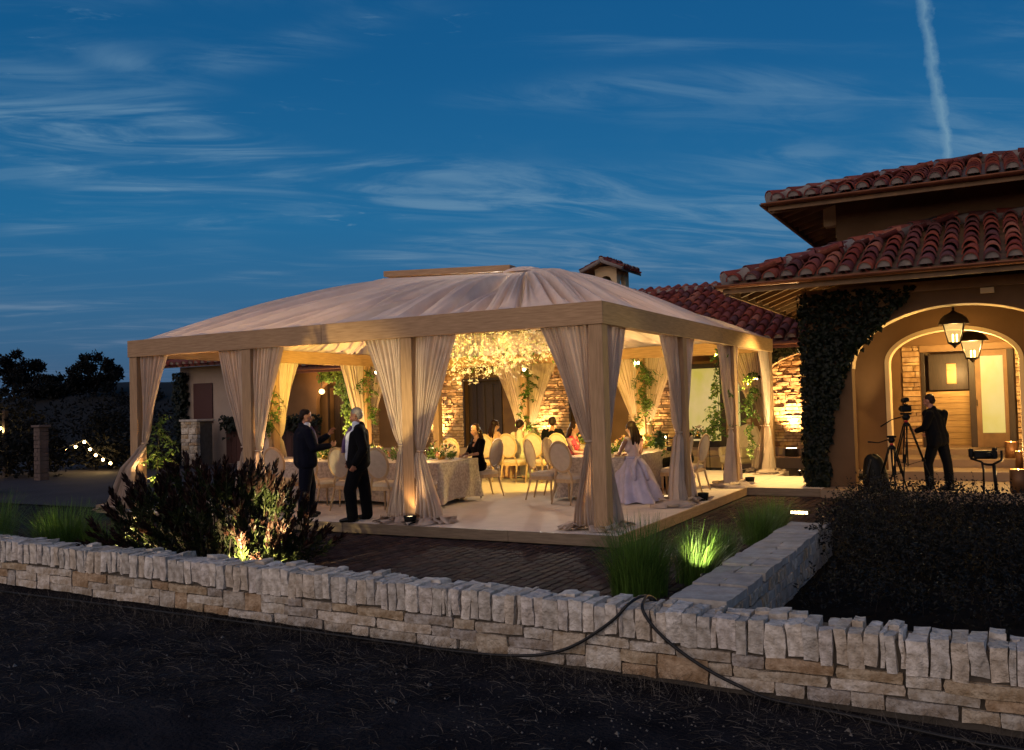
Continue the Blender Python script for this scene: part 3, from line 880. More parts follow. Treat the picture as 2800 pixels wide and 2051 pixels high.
# floors and steps
def fl(name, x0, x1, y0, y1, z0, z1, m): onh(MB().box(x0, x1, y0, y1, z0, z1, .01).build(name, m, house))
M['terra'] = mat("floor_stone", (.30, .21, .13), .7, (.22, .15, .10), 1.2, 0, .1, 30)
fl("porch_floor", 1.62, 10, 6.35, 8.7, -.4, -.004, M['terra'])
fl("porch_step", 1.84, 10, 8.7, 9.9, -.4, .17, M['terra']); fl("porch_step", 1.84, 10, 9.9, 11.3, -.4, .34, M['terra'])
fl("porch_step", 2.6, 5.4, 11.3, 12.0, -.4, .47, M['terra'])
# entrance wall at the back of the porch: stone piers and timber door
onh(MB().box(1.84, 3.02, 12.0, 12.3, 0, 3.66).build("entrance_wall", M['stucco'], house))
onh(MB().box(5.15, 10, 12.0, 12.3, 0, 3.66).build("entrance_wall", M['stucco'], house))
onh(MB().box(3.02, 5.15, 12.0, 12.3, 2.86, 3.66).build("entrance_wall", M['stucco'], house))
onh(MB().box(3.0, 5.17, 11.93, 12.06, 2.70, 2.86, .01).build("door_lintel", M['eavewood'], house))
onh(MB().box(1.84, 6.5, 14.6, 14.7, .4, 3.4).build("hall_wall", M['stucco'], house))
onh(MB().box(1.84, 6.5, 12.3, 14.6, .40, .466).build("hall_floor", M['eavewood'], house))
M['panel'] = mat("lit_wood_panel", (.36, .22, .09), .5, (.24, .14, .05), 3, .1, .1, 30, stretch=(1, 8, 12))
for k in range(9):
    onh(MB().box(3.03, 4.0, 13.2, 13.26, .47+k*.145, .47+k*.145+.138, .006).build("wall_board", M['panel'], house))
onh(MB().box(3.10, 3.98, 13.28, 13.6, 1.80, 2.70, .01).build("dark_cabinet", M['darkwood'], house))
onh(MB().box(3.50, 3.72, 13.25, 13.277, 1.95, 2.45, .01).build("picture_panel", M['panel'], house))
for (x0_, x1_) in ((3.02, 3.10), (4.02, 4.15), (4.80, 4.93)):
    onh(MB().box(x0_, x1_, 11.98, 12.07, .47, 2.70, .006).build("door_post", M['darkwood'], house))
dl = onh(MB().box(4.152, 4.26, 11.99, 12.05, .48, 2.69).box(4.72, 4.798, 11.99, 12.05, .48, 2.69).box(4.261, 4.719, 11.99, 12.05, .48, .80).box(4.261, 4.719, 11.99, 12.05, 2.56, 2.69).build("glass_door", M['eavewood'], house))
M['glow'] = emis("lit_pane", (.62, .48, .06), .85)
M['glow2'] = emis("pale_reflection_pane", (.60, .50, .16), .8)  # pale sunset reflection on a rear door pane, painted as glow
dpane = MB().box(4.262, 4.718, 12.01, 12.03, .802, 2.558).build("pane", M['glow'], dl)
MB().box(4.16, 4.18, 11.93, 11.985, 1.42, 1.56).build("handle", M['black'], dl)
def facing(parent, rects, plane_y, mname, limit, count=[0], seed=5, sw=(.20, .46), sh=(.07, .15), proud=(.01, .045)):
    """coursed split-stone facing on a wall whose front is the plane y=plane_y: each stone a part"""
    r = random.Random(seed); rest = MB(); inv = V(parent.location); n = 0
    its = []
    for (xa, xb, za, zb) in rects:
        z = za
        while z < zb-.03:
            h = min(r.uniform(*sh), zb-z); x = xa
            while x < xb-.02:
                w = min(r.uniform(*sw), xb-x)
                if xb-x-w < .09: w = xb-x
                its.append((x, w, z, h)); x += w
            z += h
    its.sort(key=lambda t: -t[0])
    for k, (x, w, z, h) in enumerate(its):
        d = r.uniform(*proud); c = [r.uniform(-.014, .014) for _ in range(12)]
        b_ = .004; y = plane_y
        vs = [(x+b_, y+.03, z+b_), (x+w-b_, y+.03, z+b_), (x+w-b_, y+.03, z+h-b_), (x+b_, y+.03, z+h-b_)]
        dd = lambda i: y-d+r.uniform(-.012, .012)
        e = .009
        vs += [(x+b_+e*.6+c[0]*.5, dd(0), z+b_+e), (x+w/2+c[2], dd(1)-.006, z+b_+e*.5), (x+w-b_-e*.6+c[1]*.5, dd(0), z+b_+e),
               (x+w-b_-e*.6+c[3]*.5, dd(0), z+h-b_-e), (x+w/2+c[4], dd(2)-.006, z+h-b_-e*.5), (x+b_+e*.6+c[5]*.5, dd(3), z+h-b_-e)]
        fs = [(4, 5, 8, 9), (5, 6, 7, 8), (0, 1, 6, 5), (0, 5, 4), (1, 2, 7, 6), (2, 3, 9, 8), (2, 8, 7), (3, 0, 4, 9)]
        vs = [V(p)-inv for p in vs]
        if n < limit:
            MB().add(vs, fs).build("facing_stone", M[mname], parent); n += 1
        else: rest.add(vs, fs)
    if rest.f: stuff(rest.build("more_stones", M[mname], parent))
facing(house, [(2.62, 3.0, .35, 2.86), (4.96, 5.6, .35, 2.86)], 11.99, 'stone3', 300, seed=8)

# low porch roof
SL = .36; cs = 1/math.sqrt(1+SL*SL)
EX, EY, EZ = .10, 5.90, 3.94
U1 = (0, cs, SL*cs); U2 = (cs, 0, SL*cs)
def slab(name, pts, th, m, parent, inv):
    vs = [V(p)-inv for p in pts]; vs += [v-V((0, 0, th)) for v in vs]; n = len(pts)
    return MB().add(vs, [tuple(range(n)), tuple(range(2*n-1, n-1, -1))]+[(i, n+i, n+(i+1) % n, (i+1) % n) for i in range(n)]).build(name, m, parent)
def hip_roof(parent, inv, EX, EY, EZ, xr, yb, run, colsx, coly, pick):
    z = lambda t: EZ+SL*t
    slab("roof_deck", [(EX, EY, EZ), (xr, EY, EZ), (xr, EY+run, z(run)), (EX+run, EY+run, z(run))], .06, M['eavewood'], parent, inv)
    slab("roof_deck", [(EX, yb, EZ), (EX, EY+.002, EZ), (EX+run-.002, EY+run, z(run)-.002), (EX+run-.002, yb, z(run)-.002)], .06, M['eavewood'], parent, inv)
    p = .335
    tile_roof(parent, (EX+.16, EY-.07, EZ-.03), (1, 0, 0), U1, colsx, p, 0, .52, lambda i: (-1, min((i*p+.16)/cs, run/cs)), 300)
    tile_roof(parent, (EX-.07, EY+.16+p*coly, EZ-.03), (0, -1, 0), U2, coly, p, 0, .52, lambda i: (-1, min((.16+p*(coly-i))/cs, run/cs)), 0)
    ridge_tiles(parent, (EX-.02, EY-.02, EZ+.09), (EX+run, EY+run, z(run)+.09))
    ridge_tiles(parent, (EX+run, EY+run-.02, z(run)+.06), (xr, EY+run-.02, z(run)+.06), "ridge_tile")
    # gutter and barge board
    g = MB(); r_ = .075
    def gut(a, b_, side):
        rows = []
        for t in (a, b_): rows.append([V(t)+V(side)*(r_*math.cos(q))+V((0, 0, r_*math.sin(q))) for q in np.linspace(PI, 2*PI, 9)]+[V(t)+V(side)*(.058*math.cos(q))+V((0, 0, .058*math.sin(q))) for q in np.linspace(2*PI, PI, 9)])
        g.grid([[p_-inv for p_ in rw] for rw in rows], True, True)
    gut((EX-.16, EY-.13, EZ-.04), (xr, EY-.13, EZ-.04), (0, 1, 0))
    gut((EX-.13, EY-.13, EZ-.045), (EX-.13, yb, EZ-.045), (1, 0, 0))
    g.build("gutter", M['gutter'], parent)
    o = MB().box(EX-.04, xr, EY-.045, EY-.005, EZ-.20, EZ-.035).box(EX-.045, EX-.005, EY-.004, yb, EZ-.20, EZ-.037).build("eave_board", M['eavewood'], parent); o.location = -inv
def rafters(parent, inv, EX, EY, EZ, wx, wyy, xr, yb, m):
    yy = EY+.35
    while yy < yb:
        t0 = .04; L = wx-EX
        vs = []
        if yy > EY+1.0 or True:
            a = V((EX+.05, yy, EZ-.072+SL*.05)); c = V((wx+.1, yy, EZ-.072+SL*(L+.1)))
            dz_ = V((0, 0, -.13)); w = V((0, .045, 0))
            if yy-EY < L+.1: c = a+(c-a)*((yy-EY-.05)/(L+.1))
            o = MB().add([p-inv for p in (a-w, a+w, c+w, c-w, a-w+dz_, a+w+dz_, c+w+dz_, c-w+dz_)], [(0, 1, 2, 3), (7, 6, 5, 4), (0, 4, 5, 1), (1, 5, 6, 2), (2, 6, 7, 3), (3, 7, 4, 0)]).build("rafter", m, parent)
        yy += .62
    xx = EX+.4
    while xx < xr:
        L = wyy-EY
        a = V((xx, EY+.05, EZ-.072+SL*.05)); c = V((xx, wyy+.1, EZ-.072+SL*(L+.1)))
        if xx-EX < L+.1: c = a+(c-a)*((xx-EX-.05)/(L+.1))
        dz_ = V((0, 0, -.13)); w = V((.045, 0, 0))
        MB().add([p-inv for p in (a-w, a+w, c+w, c-w, a-w+dz_, a+w+dz_, c+w+dz_, c-w+dz_)], [(3, 2, 1, 0), (4, 5, 6, 7), (1, 5, 4, 0), (2, 6, 5, 1), (3, 7, 6, 2), (0, 4, 7, 3)]).build("rafter", m, parent)
        xx += .62
    a = V((EX+.03, EY+.03, EZ-.075)); c = V((wx+.1, wyy+.1, EZ-.075+SL*(wx-EX+.1)))
    d = (c-a); s_ = V((.05, -.05, 0)); dz_ = V((0, 0, -.17))
    MB().add([p-inv for p in (a-s_, a+s_, c+s_, c-s_, a-s_+dz_, a+s_+dz_, c+s_+dz_, c-s_+dz_)], [(3, 2, 1, 0), (4, 5, 6, 7), (1, 5, 4, 0), (2, 6, 5, 1), (3, 7, 6, 2), (0, 4, 7, 3)]).build("hip_rafter", m, parent)
hip_roof(house, H0, EX, EY, EZ, 9.5, 15.2, 3.62, 27, 26, None)
rafters(house, H0, EX, EY, EZ, 1.40, 7.0, 9.4, 14.8, M['eavewood'])
onh(MB().box(1.30, 10, 6.94, 6.998, 3.62, 3.80, .005).build("wall_plate", M['eavewood'], house))
# upper storey
onh(MB().box(1.62, 10, 9.55, 15, 3.75, 6.20).build("upper_wall", M['stucco'], house))
SL = .29; cs = 1/math.sqrt(1+SL*SL); U1 = (0, cs, SL*cs); U2 = (cs, 0, SL*cs)
hip_roof(house, H0, .50, 8.22, 5.90, 9.5, 15.8, 3.7, 26, 20, None)
rafters(house, H0, .50, 8.22, 5.90, 1.62, 9.55, 9.4, 15.2, M['eavewood'])
onh(MB().box(1.30, 1.62, 9.9, 10.2, 5.55, 6.2, .01).box(1.30, 1.62, 11.6, 11.9, 5.55, 6.2, .01).build("eave_bracket", M['ivory'], house))
# little vent block under the porch eave, cable conduit on the jamb
onh(MB().box(4.40, 4.62, 6.92, 6.985, 3.50, 3.60, .008).build("vent_block", M['ivory'], house))

# ------------------------------------------------------------------ rear wing behind the pavilion
rear = thing("rear_wing", "long single storey wing behind the pavilion with uplit stone walls and red tiled roof", "house wing", (-6, 15, 0))
R0 = V(rear.location)
def onr(o): o.location = V(o.location)-R0; return o
FY = 14.5
OPEN = [(-16.9, -15.75, 2.5), (-11.1, -9.75, 2.55), (-7.2, -6.15, 2.5), (-3.75, -1.75, 2.78)]
xs = [-21.0]
for (a, c, t) in OPEN: xs += [a, c]
xs.append(6.0)
for k in range(0, len(xs), 2): onr(MB().box(xs[k], xs[k+1], FY, FY+.35, -.2, 3.35).build("wall", M['stucco'], rear))
for (a, c, t) in OPEN: onr(MB().box(a, c, FY, FY+.35, t, 3.35).build("wall", M['stucco'], rear))
facing(rear, [(-1.72, 1.9, .05, 3.1), (-8.75, -7.24, .05, 3.1), (-12.5, -11.14, .05, 3.1), (-5.3, -3.8, .05, 3.1), (-15.7, -14.7, .05, 3.1)], FY-.01, 'stone3', 300, seed=3, sw=(.14, .40), sh=(.055, .125), proud=(.0, .06))
onr(MB().box(-21, 6, 13.55, 14.45, -.2, .12, .01).build("plinth", M['terra'], rear))
onr(MB().box(-21, 6, 14.2, 14.46, .122, .34, .01).build("plinth_step", M['terra'], rear))
onr(MB().prism(arch_wall_poly(-1.5, 4.2, .12, 3.3, [(1.15, 2.2, 2.3, 3.06)]), 'y', 14.02, 14.24).build("arch_screen", M['stucco'], rear))
a3 = arc_pts(1.15, 2.2, 2.3, 3.06, 24); tr_ = MB()
for i in range(len(a3)-1):
    e = lambda q: (1.15+(q[0]-1.15)*1.045, 2.3+(q[1]-2.3)*1.10)
    tr_.prism([a3[i], a3[i+1], e(a3[i+1]), e(a3[i])], 'y', 13.99, 14.02)
onr(tr_.build("arch_trim", M['ivory'], rear))
onr(MB().prism(arch_wall_poly(-21, -15.2, -.1, 3.3, [(-16.35, .78, 2.0, 2.75)]), 'y', 14.0, 14.2).build("arch_screen", M['stucco'], rear))
for k, (a, c, t) in enumerate(OPEN):
    if k < 3:
        d = onr(MB().box(a+.002, c-.002, FY+.2, FY+.26, .34, t-.002).build("timber_door", M['darkwood'], rear))
        for q in range(4):
            w = (c-a-.1)/4
            MB().box(a+.05+q*w+.02, a+.05+(q+1)*w-.02, FY+.17, FY+.20, .45, t-.12, .01).build("door_panel", M['darkwood'], d)
        onr(MB().box(a-.07, a-.001, FY-.06, FY+.1, .34, t+.09).box(c+.001, c+.07, FY-.06, FY+.1, .34, t+.09).box(a, c, FY-.06, FY+.1, t+.001, t+.09).build("door_frame", M['darkwood'], rear))
onr(MB().box(-21, 6, 15.9, 16.0, 0, 3.3).build("inner_wall", M['stucco_d'], rear))
gd = onr(MB().box(-3.74, -3.55, FY+.1, FY+.2, .34, 2.78).box(-2.50, -2.28, FY+.08, FY+.2, .34, 2.78).box(-1.93, -1.76, FY+.1, FY+.2, .34, 2.78)
         .box(-3.549, -2.501, FY+.1, FY+.2, .34, .52).box(-3.549, -2.501, FY+.1, FY+.2, 2.64, 2.78).box(-2.279, -1.931, FY+.1, FY+.2, .34, .52).box(-2.279, -1.931, FY+.1, FY+.2, 2.64, 2.78).build("glass_doors", M['darkwood'], rear))
def glow_pane(name, a, b_, st, sc_=(1.2, 1.2, .8)):  # glowing pane mottled between two colours
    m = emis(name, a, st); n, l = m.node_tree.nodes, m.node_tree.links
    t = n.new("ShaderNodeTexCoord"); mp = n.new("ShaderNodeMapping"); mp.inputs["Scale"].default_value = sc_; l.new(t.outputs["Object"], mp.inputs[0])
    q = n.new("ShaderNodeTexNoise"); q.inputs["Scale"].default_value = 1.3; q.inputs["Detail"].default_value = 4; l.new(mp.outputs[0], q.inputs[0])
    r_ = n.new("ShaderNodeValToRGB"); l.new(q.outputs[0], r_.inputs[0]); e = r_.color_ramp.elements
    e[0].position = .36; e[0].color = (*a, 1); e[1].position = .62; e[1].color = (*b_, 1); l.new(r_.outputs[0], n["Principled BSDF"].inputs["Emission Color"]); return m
M['glow'] = glow_pane("lit_pane", (.58, .44, .05), (.66, .52, .16), .85)
M['sunsetpane'] = glow_pane("sunset_reflection_pane", (.50, .40, .05), (.66, .46, .19), .85)  # sunset reflected in the rear doors, put in as glowing colour
#sunset pane tone, (.64, .45, .17), .85)
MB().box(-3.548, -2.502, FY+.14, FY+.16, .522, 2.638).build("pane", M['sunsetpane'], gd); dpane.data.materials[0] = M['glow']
MB().box(-2.278, -1.932, FY+.14, FY+.16, .522, 2.638).build("pane", M['glow2'], gd)
# rear roof
RS = .42; rc = 1/math.sqrt(1+RS*RS)
RE = (13.40, 3.27)
slab("roof_deck", [(-20, RE[0], RE[1]), (6, RE[0], RE[1]), (6, 18.5, RE[1]+RS*5.1), (-20, 18.5, RE[1]+RS*5.1)], .06, M['eavewood'], rear, R0)
slab("roof_deck", [(-20, 18.503, RE[1]+RS*5.1), (6, 18.503, RE[1]+RS*5.1), (6, 24, RE[1]), (-20, 24, RE[1])], .06, M['eavewood'], rear, R0)
def rpick(p):  # visible right-hand patch first
    return abs(p.x+2.2)+.2*abs(p.y-16)+(30 if (p.x > 1.3 or (p.x < -2.6-1.1*(p.y-13.4))) else 0)
tile_roof(rear, (-20, RE[0]-.07, RE[1]-.02), (1, 0, 0), (0, rc, RS*rc), 80, .325, 0, .50, lambda i: (-1, 5.1/rc), 300, rpick, first=0)
ridge_tiles(rear, (-12, 18.5, RE[1]+RS*5.1+.07), (4, 18.5, RE[1]+RS*5.1+.07), "ridge_tile")
o = MB().box(-20, 6, 13.33, 13.38, 3.06, 3.24).box(-20, 6, 13.24, 13.32, 3.14, 3.22, .02).build("eave_gutter", M['gutter'], rear); o.location = -R0
M['soff'] = mat("eave_paint", (.55, .42, .27), .7)
o = MB().box(-20, 6, 13.39, 14.6, 3.10, 3.14).build("soffit", M['soff'], rear); o.location = -R0
# roof-top bell cupola
cu = thing("roof_cupola", "small stucco cupola with arched openings and tiled gable cap on the rear roof", "cupola", (-7.8, 19.6, 5.5))
C0 = V(cu.location)
def onc(o): o.location = V(o.location)-C0; return o
cx0, cx1, cy0, cy1 = -8.14, -7.30, 18.9, 20.1
onc(MB().prism(arch_wall_poly(cx0, cx1, 5.2, 6.44, [((cx0+cx1)/2, .22, 5.88, 6.09)]), 'y', cy0, cy0+.18).build("wall", M['stucco'], cu))
onc(MB().prism(arch_wall_poly(cx0, cx1, 5.2, 6.44, [((cx0+cx1)/2, .22, 5.88, 6.09)]), 'y', cy1-.18, cy1).build("wall", M['stucco'], cu))
onc(MB().prism(arch_wall_poly(cy0+.181, cy1-.181, 5.2, 6.28, [((cy0+cy1)/2, .26, 5.88, 6.10)]), 'x', cx0, cx0+.18).build("wall", M['stucco'], cu))
onc(MB().prism(arch_wall_poly(cy0+.181, cy1-.181, 5.2, 6.28, [((cy0+cy1)/2, .26, 5.88, 6.10)]), 'x', cx1-.18, cx1).build("wall", M['stucco'], cu))
xm = (cx0+cx1)/2; gz_ = 6.62; ez = 6.26; ov = .36
slab("cap_deck", [(cx0-ov, cy0-.35, ez), (xm, cy0-.35, gz_), (xm, cy1+.35, gz_), (cx0-ov, cy1+.35, ez)], .08, M['eavewood'], cu, C0)
slab("cap_deck", [(xm+.002, cy0-.35, gz_), (cx1+ov, cy0-.35, ez), (cx1+ov, cy1+.35, ez), (xm+.002, cy1+.35, gz_)], .08, M['eavewood'], cu, C0)
uL = V((xm-(cx0-ov), 0, gz_-ez)); LL = uL.length; uL.normalize(); uR = V((-uL.x, 0, uL.z))
tile_roof(cu, (cx0-ov-.04, cy1+.26, ez), (0, -1, 0), tuple(uL), 8, .21, 0, .34, lambda i: (-1, LL-.05), 300, ts=.62)
tile_roof(cu, (cx1+ov+.04, cy0-.28, ez), (0, 1, 0), tuple(uR), 8, .21, 0, .34, lambda i: (-1, LL-.05), 300, ts=.62)
ridge_tiles(cu, (xm, cy0-.42, gz_+.05), (xm, cy1+.4, gz_+.05), "ridge_tile", ts=.62)
for s_ in (-1, 1):   # verge tiles along the front gable
    xe = (cx0-ov-.05) if s_ < 0 else (cx1+ov+.05)
    ridge_tiles(cu, (xe, cy0-.40, ez+.02), (xm+s_*.06, cy0-.40, gz_-.01), "verge_tile", ts=.5)
cu.location.z += .20
for o in cu.children:
    if o.name.split('.')[0] == 'wall': o.data.materials[0] = M['ivory']

# ------------------------------------------------------------------ left wing with shutter, gate pillar, board gate
lw = thing("left_wing", "dim stucco building with a dark shutter behind the leftmost curtains", "house", (-22.5, 13.5, 0))
L0 = V(lw.location)
def onl(o): o.location = V(o.location)-L0; return o
onl(MB().box(-23.0, -19.6, 13.0, 13.9, -.2, 3.5).build("wall", M['stucco_d'], lw))
onl(MB().box(-22.25, -21.25, 12.95, 12.998, 1.35, 2.85, .01).build("shutter", mat("maroon_shutter", (.045, .014, .014), .6), lw))
slab("roof_deck", [(-23.4, 12.1, 3.50), (-19.0, 12.1, 3.50), (-19.0, 16, 5.3), (-23.4, 16, 5.3)], .06, M['eavewood'], lw, L0)
q = math.sqrt(1+.46**2)
tile_roof(lw, (-23.3, 12.03, 3.48), (1, 0, 0), (0, 1/q, .46/q), 13, .325, 0, .50, lambda i: (-1, 4.2), 300)
gp = thing("gate_pillar", "square pale stone gate pillar before the dim left building", "pillar", (-20.9, 12.0, -.15))
r = random.Random(77); G0 = V(gp.location)
o = MB().box(-21.40, -20.68, 11.73, 12.4, -.2, 1.42).build("core", M['wallcore'], gp); o.location = -G0
z = -.15
while z < 1.40:
    h = min(r.uniform(.10, .24), 1.43-z); x = -21.45
    while x < -20.66:
        w = min(r.uniform(.2, .45), -20.63-x)
        m = rough_stone(w-.01, .16, h-.008, int(z*100+x*50), .014, 2, 1, 1); m.name = "pillar_stone"
        m.build("pillar_stone", M['stone2'], gp, V((x+w/2, 11.72, z))-G0); x += w
    z += h
o = MB().box(-21.50, -20.58, 11.60, 12.48, 1.432, 1.51, .01).build("cap_slab", M['capstone'], gp); o.location = -G0
bg_ = thing("board_gate", "dark reddish board gate between the stone pillar and the arch", "gate", (-18.2, 12.6, -.15))
B0 = V(bg_.location); M['gate'] = mat("gate_board", (.06, .022, .018), .7, (.04, .015, .012), 5, .25, .1, 40, stretch=(9, 9, 1))
for i in range(17):
    x = -20.2+i*.262
    o = MB().box(x, x+.255, 12.6, 12.64, -.13, 1.42+.03*math.sin(i*1.7), .008).build("gate_board", M['gate'], bg_); o.location = -B0
o = MB().box(-20.2, -15.8, 12.642, 12.70, .15, .29).box(-20.2, -15.8, 12.642, 12.70, 1.05, 1.19).build("gate_rail", M['gate'], bg_); o.location = -B0
M['pier'] = mat('pier_block', (.12, .085, .075), .9, (.08, .06, .055), 6, .15, .3, 40)
fp = thing("brick_pier", "slim pale capped masonry pier beside the drive at far left", "pillar", (-21.05, 6.0, -.2))
for k in range(13):
    z = k*.125
    for (a, c) in (((-.15, .03), (.03, .15)) if k % 2 else ((-.15, -.05), (-.05, .15))):
        m = rough_stone(c-a-.008, .30, .118, k*7+900, .008, 1, 1, 1); m.build("pier_block", M['pier'], fp, ((a+c)/2, 0, z))
MB().box(-.20, .20, -.20, .20, 1.632, 1.70, .01).build("cap", M['pier'], fp)
# ================================================================== dining furniture
M['chairwood'] = mat("limed_oak_chair", (.52, .36, .21), .5, (.42, .28, .16), 4, .05, .08, 40, stretch=(6, 6, 2))
M['chairfab'] = mat("oat_linen", (.52, .43, .35), .95, (.46, .38, .31), 14, 0, .3, 220, bdist=.003)
def make_chair(label):
    t = thing("dining_chair", label, "chair", (0, 0, 0), 0, "oval backed chairs around the tables")
    W, D, SH = .48, .46, .44
    # seat frame: rounded trapezoid
    out = [(-.19, -.21), (.19, -.21), (.225, -.16), (.25, .16), (.22, .235), (0, .265), (-.22, .235), (-.25, .16), (-.225, -.16)]
    MB().prism(out, 'z', SH-.075, SH-.012).build("seat_frame", M['chairwood'], t)
    mb = MB(); rows = []
    for s, z in ((.97, SH-.011), (1.0, SH+.02), (.93, SH+.05), (.7, SH+.066), (.3, SH+.072)):
        rows.append([V((x*s, y*s, z)) for x, y in out])
    mb.grid(rows, True, True); mb.add([V((x*.3, y*.3, SH+.072)) for x, y in out], [tuple(range(9))])
    mb.build("seat", M['chairfab'], t)
    for sx in (-1, 1):
        mb = MB(); mb.lathe([(.0001, 0), (.013, 0), (.024, SH-.13), (.030, SH-.11), (.024, SH-.10), (.030, SH-.08), (.0001, SH-.08)], (sx*.205, .20, 0), 8); mb.build("leg", M['chairwood'], t)
        mb = MB(); mb.tube([(sx*.205, -.30, 0), (sx*.195, -.235, SH*.55), (sx*.185, -.20, SH-.04)], [.013, .019, .024], 7); mb.build("leg", M['chairwood'], t)
        mb = MB(); mb.tube([(sx*.185, -.20, SH-.05), (sx*.17, -.215, SH+.06), (sx*.125, -.235, SH+.145)], [.023, .020, .021], 7); mb.build("stile", M['chairwood'], t)
    tilt = Matrix.Translation((0, -.225, SH+.12)) @ Matrix.Rotation(.20, 4, 'X')
    mb = MB(); n = 28; rows = []
    for i in range(n):
        a = 2*PI*i/n; c, s = math.cos(a), math.sin(a)
        rx, rz = .225, .262; ctr = V((rx*c, 0, .262+rz*s)); nr = V((c*rz, 0, s*rx)).normalized()
        rows.append([tilt @ (ctr+nr*(.026*math.cos(q))+V((0, .018*math.sin(q), 0))) for q in np.linspace(0, 2*PI, 8, endpoint=False)])
    rows.append(rows[0]); mb.grid(rows, True, True); mb.build("back_frame", M['chairwood'], t)
    mb = MB()
    for sgn in (1, -1):
        rows = []
        for k in range(5):
            f = 1-k/4; rows.append([tilt @ V((.205*f*math.cos(2*PI*i/n), sgn*(.012+.018*(1-f*f)), .262+.242*f*math.sin(2*PI*i/n))) for i in range(n)])
        mb.grid(rows, True, True)
    mb.build("back_pad", M['chairfab'], t)
    return t
CH = [
 (-4.49, 1.17, 0.0, "oval backed chair just left of the third front post, before the left table"),
 (-3.99, 1.38, .05, "oval backed chair half hidden by the third front post"),
 (-5.30, 1.20, -.08, "oval backed chair seen between the two standing men"),
 (-6.02, 1.34, -.30, "oval backed chair turned beside the man in the navy suit"),
 (-6.9, 1.3, 0.05, "oval backed chair hidden behind the man in the navy suit"),
 (-4.10, 3.74, 2.62, "chair under the seated woman in black"),
 (-5.2, 3.95, PI, "far side chair behind the left table flowers, nearest the third front post"),
 (-6.2, 3.95, PI+.1, "far side chair behind the left table, in line with the grey-haired man"),
 (-1.97, 3.08, -.22, "oval backed chair left of the nearest corner post, its back to the camera"),
 (-2.74, 3.60, -PI/2+.1, "chair seen side on at the left of the right hand table"),
 (-2.72, 4.32, -PI/2-.05, "side on chair under the woman in red"),
 (-.66, 4.80, PI/2+.15, "golden lit oval back chair right of the lavender gown"),
 (-.62, 5.62, PI/2-.1, "chair under the dark suited guest behind the right hand curtain"),
 (-5.72, 6.75, .06, "yellow lit chair directly right of the woman in black"),
 (-5.10, 6.78, -.03, "yellow lit oval back chair, middle of the rear table row"),
 (-4.48, 6.80, .02, "yellow lit oval back chair partly behind the side on chair"),
 (-3.88, 6.82, 0.0, "yellow lit chair of the rear table nearest the corner post"),
]
ch0 = None
for (x, y, rz, lab) in CH:
    if ch0 is None: ch0 = make_chair(lab); ch0.location = (x, y, .001); ch0.rotation_euler = (0, 0, rz); src = ch0
    else: copy_tree(src, (x, y, .001), rz, lab)

